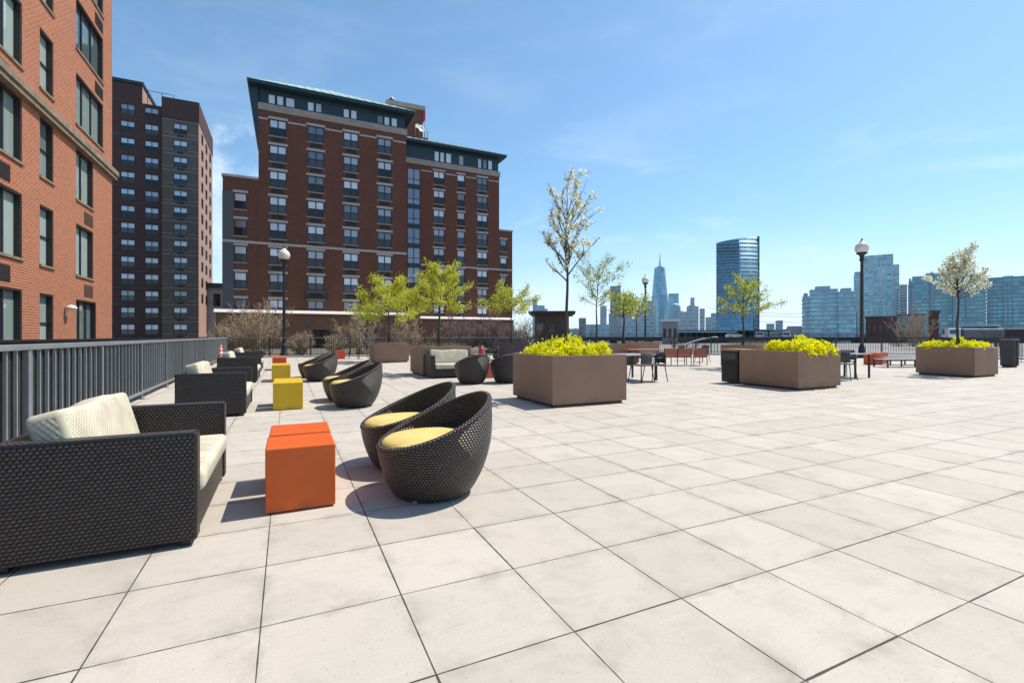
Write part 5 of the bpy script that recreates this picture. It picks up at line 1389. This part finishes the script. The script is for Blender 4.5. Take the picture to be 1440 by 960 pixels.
def tree(name, label, cat, p, zb, fork, top, R, prof, nl, el, seed, r0=0.04, leafm=(M_leafy, M_leafg), lw=(0.7, 0.3), nleaf=2600, ls=0.055,
         spread=0.05, cluster=5, subs=4, subl=0.35, group=None, lean=(0, 0), asp=0.55, leader=True, bark=None, frm=0.3, droop=0.0):
    rnd = random.Random(seed)
    t = thing(name, label, cat, (p.x, p.y, zb), rnd.random()*6.28, group)
    tr = MB(); Hh = top-zb; fk = fork-zb
    path = [Vector((0.02*sin(i*1.3)+lean[0]*(i/8)**1.5, 0.02*cos(i*1.7)+lean[1]*(i/8)**1.5, Hh*0.93*i/8)) for i in range(9)]
    if not leader: path = path[:max(3, int(8*fk/Hh)+3)]
    def onp(z):
        for a, b in zip(path, path[1:]):
            if a.z <= z <= b.z: return a.lerp(b, (z-a.z)/(b.z-a.z))
        return path[-1].copy()
    rad = [max(0.004, r0*(1-0.9*(q.z/path[-1].z)**0.9)) if leader else r0*(1-0.45*q.z/path[-1].z) for q in path]; rad[0] = r0*1.25
    tr.tube(path, rad, 8)
    pts = []; az = rnd.random()*6.28
    if leader: pts += [path[-1]-Vector((0, 0, Hh*0.2*rnd.random())) for _ in range(8)]
    for i in range(nl):
        f = (i+0.5)/nl; hz = fk+(Hh*0.9-fk)*(f**1.05)*(1.0 if leader else 0.35); az += 2.4+rnd.uniform(-0.35, 0.35)
        a = onp(hz); e = el[0]+(el[1]-el[0])*f+rnd.uniform(-0.12, 0.12)
        ln = R*prof(f)*(0.8+0.4*rnd.random())/max(0.25, cos(e))
        d = Vector((cos(az)*cos(e), sin(az)*cos(e), sin(e)))
        lp = [a]; dd = d.copy(); n = 6
        for k in range(n):
            dd = dd+Vector((rnd.uniform(-.12, .12), rnd.uniform(-.12, .12), rnd.uniform(0.0, .14)-droop*k/n)); dd.normalize(); lp.append(lp[-1]+dd*ln/n)
        rb = max(0.006, r0*0.45*(1-0.5*f)); tr.tube(lp, [rb*(1-0.82*k/n) for k in range(n+1)], 6)
        pts += [lp[k].lerp(lp[k+1], rnd.random()) for k in range(n) for _ in range(2) if k/n >= frm]
        for s_ in range(subs):
            g = frm+0.68*rnd.random(); k = min(n-1, int(g*n)); q0 = lp[k].lerp(lp[k+1], g*n-k)
            sd = (lp[k+1]-lp[k]).normalized()+Vector((rnd.uniform(-.9, .9), rnd.uniform(-.9, .9), rnd.uniform(-.35, .7))); sd.normalize()
            sl2 = ln*subl*(0.5+rnd.random()*0.8)*(1.2-g*0.6); sp_ = [q0]
            for k2 in range(4):
                sd = sd+Vector((rnd.uniform(-.2, .2), rnd.uniform(-.2, .2), rnd.uniform(-.05, .15)-droop*0.5)); sd.normalize(); sp_.append(sp_[-1]+sd*sl2/4)
            tr.tube(sp_, [rb*0.38*(1-0.7*k2/4)+0.0015 for k2 in range(5)], 4)
            pts += [sp_[k2].lerp(sp_[k2+1], rnd.random()) for k2 in range(4) for _ in range(2)]
    mz = max(v.co.z for v in tr.bm.verts); rads = sorted(sqrt(q.x**2+q.y**2) for q in pts); mr = rads[int(len(rads)*0.96)]
    kz = (Hh-fk)/(mz-fk); kr = R/mr
    def fit(v):
        if v.z > fk: v.z = fk+(v.z-fk)*kz
        q = min(1.0, max(0.0, (v.z-fk*0.8)/(fk*0.4))); g = 1+(kr-1)*q
        v.x *= g; v.y *= g
    for v in tr.bm.verts: fit(v.co)
    for q in pts: fit(q)
    tr.build('trunk', bark or M_bark, t)
    if nleaf:
        cl_ = []
        while len(cl_) < nleaf:
            c = rnd.choice(pts); n = rnd.randint(1, cluster*2)
            for _ in range(n): cl_.append(c+Vector((rnd.gauss(0, spread), rnd.gauss(0, spread), rnd.gauss(0, spread))))
        leaf_mesh('crown', cl_, ls, leafm, rnd, t, lw, asp)
    return t
dome = lambda f: 0.55+0.75*sin(pi*min(1, f*0.9+0.12))*0.8
GB = 'blossom trees'; GT = 'young leafy trees in planters'
def ctr(k): return pl[k]
c = ctr(1); Y = at(797, 9.35); tree('blossom_tree', 'tall slender blossom tree with sparse cream flowers in the largest planter', 'tree', Y, 0.83, zz(398, 9.35), zz(235, 9.35), 0.55, lambda f: 1.15-0.55*f, 22, (0.98, 1.25), 11, 0.040,
     (M_blos, M_leafg), (0.82, 0.18), 3000, 0.045, 0.024, 9, 6, 0.30, GB, asp=0.8, frm=0.25)
Y = at(1347, 15.0); tree('blossom_tree', 'white blossom tree with dense round lower crown in the rightmost planter', 'tree', Y, 0.83, zz(421, 15), zz(342, 15), 0.74, lambda f: 1.3-1.0*f, 30, (0.5, 1.32), 5, 0.045,
     (M_blos, M_leafg), (0.84, 0.16), 5200, 0.054, 0.042, 7, 5, 0.32, GB, asp=0.8, frm=0.3)
Y = ctr(4); tree('leafy_tree', 'broad lime green tree in the leftmost planter before the brown block', 'tree', Vector((Y.x, Y.y, 0)), 0.83, zz(452, Y.y), zz(384, Y.y), 1.75, lambda f: 1.1-0.5*f, 24, (-0.05, 0.85), 21, 0.05,
     (M_leafy, M_leafg), (0.80, 0.20), 9500, 0.085, 0.085, 9, 6, 0.42, GT, frm=0.2)
Y = ctr(5); tree('leafy_tree', 'airy lime green tree with spiky shoots behind the cream backed sofa', 'tree', at(617.5, Y.y), 0.83, zz(440, Y.y), zz(362, Y.y), 1.12, lambda f: 1.15-0.75*f, 24, (0.0, 0.8), 33, 0.05,
     (M_leafy, M_leafg), (0.84, 0.16), 8000, 0.060, 0.052, 9, 6, 0.42, GT, frm=0.2)
Y = ctr(6); tree('leafy_tree', 'green tree in the dark mauve planter at the corner of the brown block', 'tree', at(719, Y.y), 0.83, zz(442, Y.y), zz(397, Y.y), 1.45, lambda f: 1.0-0.4*f, 18, (0.2, 0.9), 45, 0.05,
     (M_leafy, M_leafg), (0.66, 0.34), 4500, 0.08, 0.085, 5, 5, 0.42, GT, frm=0.25)
Y = ctr(10); tree('leafy_tree', 'tall thin green tree with wispy bare top right of the tall blossom tree', 'tree', at(838, Y.y), 0.83, zz(432, Y.y), zz(345, Y.y), 1.15, lambda f: 0.8+0.5*sin(pi*f), 20, (0.5, 0.95), 57, 0.045,
     (M_leafg, M_leafy), (0.7, 0.3), 2400, 0.066, 0.07, 5, 5, 0.4, GT, lean=(0.15, 0.0), frm=0.25)
Y = ctr(8); tree('leafy_tree', 'small green tree with thick dark trunk between the thin tree and the middle lamp', 'tree', at(877, Y.y), 0.83, zz(446, Y.y), zz(408, Y.y), 0.62, lambda f: 1.0-0.3*f, 12, (0.3, 1.0), 61, 0.07,
     (M_leafg, M_leafy), (0.6, 0.4), 1200, 0.085, 0.10, 5, 4, 0.4, GT, frm=0.2)
Y = ctr(7); tree('leafy_tree', 'small round green tree in front of the middle lamp post', 'tree', at(895, Y.y), 0.83, zz(448, Y.y), zz(408, Y.y), 0.95, lambda f: 1.0-0.3*f, 12, (0.3, 1.0), 73, 0.05,
     (M_leafg, M_leafy), (0.7, 0.3), 1500, 0.10, 0.13, 5, 4, 0.4, GT, frm=0.2)
Y = ctr(9); tree('leafy_tree', 'small green tree with stray bare twigs in front of the curved tower', 'tree', at(1045, Y.y), 0.83, zz(446, Y.y), zz(383, Y.y), 1.18, lambda f: 1.15-0.8*f, 20, (0.15, 0.95), 87, 0.045,
     (M_leafy, M_leafg), (0.5, 0.5), 3400, 0.062, 0.065, 5, 5, 0.4, GT, frm=0.22)

def yellow_bush(label, c, z, boxes, seed, n=3400, ls=0.055):
    """several rounded bushes of small bright leaves grown together"""
    rnd = random.Random(seed); pts = []; low = []
    for (x, y, rx, ry, h) in boxes:
        k = int(n*rx*ry*h/sum(b[2]*b[3]*b[4] for b in boxes))
        for _ in range(k):
            a = rnd.random()*2*pi; e = math.asin(rnd.random()**0.8); r = (0.80+0.26*rnd.random()**2)*(1+0.10*sin(5*a+seed)*sin(4*e+x*7))
            r *= 1+rnd.gauss(0, 0.05)
            q = c+I*(x+rx*r*cos(a)*cos(e))+J*(y+ry*r*sin(a)*cos(e))+Vector((0, 0, z+h*r*sin(e)-0.03))
            (low if (sin(e) < 0.25 and rnd.random() < 0.45) or rnd.random() < 0.10 else pts).append(q)
    t = thing('yellow_bush', label, 'bush', (c.x, c.y, z), 0, 'yellow flowering bushes in the planters')
    o = Vector((c.x, c.y, z))
    leaf_mesh('blooms', [p-o for p in pts], ls, [M_flow], rnd, t, [1], 0.75, 0.5)
    leaf_mesh('leaves', [p-o for p in low], ls, [M_flowg, M_flow], rnd, t, [0.7, 0.3], 0.7, 0.3)
    s = MB()
    for (x, y, rx, ry, h) in boxes:
        for k in range(14):
            a = rnd.random()*6.28; f = rnd.random()*0.8
            q0 = I*(x+rx*0.2*cos(a))+J*(y+ry*0.2*sin(a)); q1 = I*(x+rx*f*cos(a))+J*(y+ry*f*sin(a))+Vector((0, 0, h*0.85))
            s.tube([Vector((0, 0, -0.02)), q0.lerp(q1, 0.5)+Vector((0, 0, 0.01)), q1], 0.004, 4)
    s.build('stems', M_bark, t)
def bush_boxes(w, d, n, m_, h, rnd, gap=None):
    out_ = []
    for i in range(n):
        for j in range(m_):
            if gap and (i, j) in gap: continue
            out_.append((-w/2+w*(i+0.5)/n+rnd.uniform(-.06, .06), -d/2+d*(j+0.5)/m_+rnd.uniform(-.04, .04), w/n*rnd.uniform(0.56, 0.70), d/m_*rnd.uniform(0.56, 0.70), h*rnd.uniform(0.80, 1.15)*(0.72 if (i in (0, n-1) or j in (0, m_-1)) else 1.0)))
    return out_
rr = random.Random(4)
yellow_bush('bright yellow bushes filling the largest planter around the tall blossom tree', pl[1]-I*0.02+J*0.02, 0.80, bush_boxes(1.34, 1.28, 4, 4, 0.42, rr), 3, 9500, 0.050)
yellow_bush('bright yellow bushes spilling over one side of the planter with the bin box', pl[2]+I*0.12-J*0.22, 0.80, bush_boxes(1.25, 1.1, 3, 3, 0.50, rr), 8, 8000, 0.054)
yellow_bush('bright yellow bushes in two clumps in the rightmost planter', pl[3], 0.80, bush_boxes(1.34, 1.30, 4, 3, 0.36, rr, {(1, 1)}), 13, 6500, 0.058)

def bare_bush(label, p, R, hgt, seed, m_=M_twig, n=26, group='bare twiggy bushes behind the far railing'):
    rnd = random.Random(seed); t = thing('bare_bush', label, 'bush', (p.x, p.y, -3.4 if 'beyond' in group else -0.12), 0, group); s = MB()
    for i in range(n):
        az = rnd.random()*6.28; e = rnd.uniform(0.55, 1.35); ln = hgt*(0.65+0.45*rnd.random())
        base = Vector((rnd.gauss(0, R*0.14), rnd.gauss(0, R*0.14), 0)); d = Vector((cos(az)*cos(e)*R/hgt*1.2, sin(az)*cos(e)*R/hgt*1.2, sin(e)))
        pth = [base]
        for k in range(6): d = d+Vector((rnd.uniform(-.2, .2), rnd.uniform(-.2, .2), rnd.uniform(-.05, .12))); d.normalize(); pth.append(pth[-1]+d*ln/6)
        s.tube(pth, [0.028*(1-0.8*k/6) for k in range(7)], 5)
        for q in range(14):
            k = rnd.randint(1, 5); q0 = pth[k].lerp(pth[k+1], rnd.random()); sd = (pth[k+1]-pth[k]).normalized()+Vector((rnd.uniform(-.9, .9), rnd.uniform(-.9, .9), rnd.uniform(-.2, .7))); sd.normalize()
            l2 = ln*rnd.uniform(0.12, 0.3); tw = [q0, q0+sd*l2*0.5, q0+sd*l2+Vector((0, 0, rnd.uniform(-.05, .12)))]
            s.tube(tw, [0.016, 0.012, 0.007], 4)
            for q2 in range(4):
                r0 = tw[1].lerp(tw[2], rnd.random()); s.tube([r0, r0+Vector((rnd.uniform(-.25, .25), rnd.uniform(-.25, .25), rnd.uniform(-.05, .3)))], [0.010, 0.005], 3)
    s.build('branches', m_, t)
bare_bush('big pale bare bush behind the railing at the left corner of the terrace', at(362, 33), 2.3, 3.4, 1, M_twig, 46)
bare_bush('pale bare bush behind the railing under the leftmost lamp', at(325, 34.5), 1.2, 2.3, 2, M_twig, 22)
bare_bush('bare bush behind the leftmost planter tree', at(508, 35), 2.0, 3.0, 3, M_twig, 20)
bare_bush('bare bush between the two lime green trees', at(578, 35.5), 1.9, 2.6, 4, M_twig, 18)
bare_bush('mauve bare bush behind the cream backed sofa', at(648, 35.5), 2.0, 2.6, 5, M_twigp, 34)
bare_bush('mauve bare bush right of the airy lime green tree', at(690, 36), 1.9, 2.5, 6, M_twigp, 34)
bare_bush('mauve bare bush at the right corner of the brown block', at(728, 37), 1.8, 2.4, 7, M_twigp, 30)
bare_bush('low bare bush behind the lone orange cube', at(470, 34), 1.3, 1.3, 8, M_twig, 24)
bare_bush('low bare bush behind the farthest round chairs', at(425, 33.6), 1.3, 1.4, 9, M_twig, 24)
bare_bush('grey bare shrubs in front of the dark stack', at(1287, 60), 3.0, 4.6, 10, M_twig, 30)
for lb, u, Y, hh, m_ in (('bare dark tree left of the low brown house', 744, 66, 6.2, M_bark), ('bare dark tree between the tall blossom tree and the thin green tree', 822, 70, 5.2, M_bark),
                     ('bare dark tree beside the grey gatehouse', 962, 68, 4.6, M_bark), ('bare dark tree right of the red warehouse', 1270, 75, 7.2, M_bark), ('bare dark tree right of the white van', 1392, 70, 5.6, M_bark)):
    bare_bush(lb, at(u, Y), 2.2, hh, int(u), m_, 20, 'bare trees beyond the terrace')
def grass(label, c, z, w, n, seed, hgt=0.25):
    rnd = random.Random(seed); V = []; Fc = []
    for i in range(n):
        q = I*rnd.uniform(-w, w)+J*rnd.uniform(-w, w); a = rnd.random()*6.28; b = Vector((cos(a), sin(a), 0))*0.006; tip = Vector((rnd.gauss(0, .07), rnd.gauss(0, .07), hgt*rnd.uniform(.5, 1.1)))
        k = len(V); V += [q-b, q+b, q+tip*0.6+b*0.6, q+tip]; Fc.append((k, k+1, k+2, k+3))
    me = bpy.data.meshes.new('dry_grass'); me.from_pydata([tuple(v) for v in V], [], Fc); me.materials.append(M_straw)
    o = bpy.data.objects.new('dry_grass', me); col.objects.link(o); o.location = (c.x, c.y, z); tag(o, label, 'grass', None, 'stuff')
grass('pale dry grass growing in the planter behind the cream backed sofa', pl[5], 0.80, 0.72, 700, 1)
grass('pale dry grass growing in the leftmost planter', pl[4], 0.80, 0.70, 500, 2, 0.2)
grass('green and straw grass tuft in the planter behind the black bin box', pl[9], 0.80, 0.7, 600, 3, 0.28)
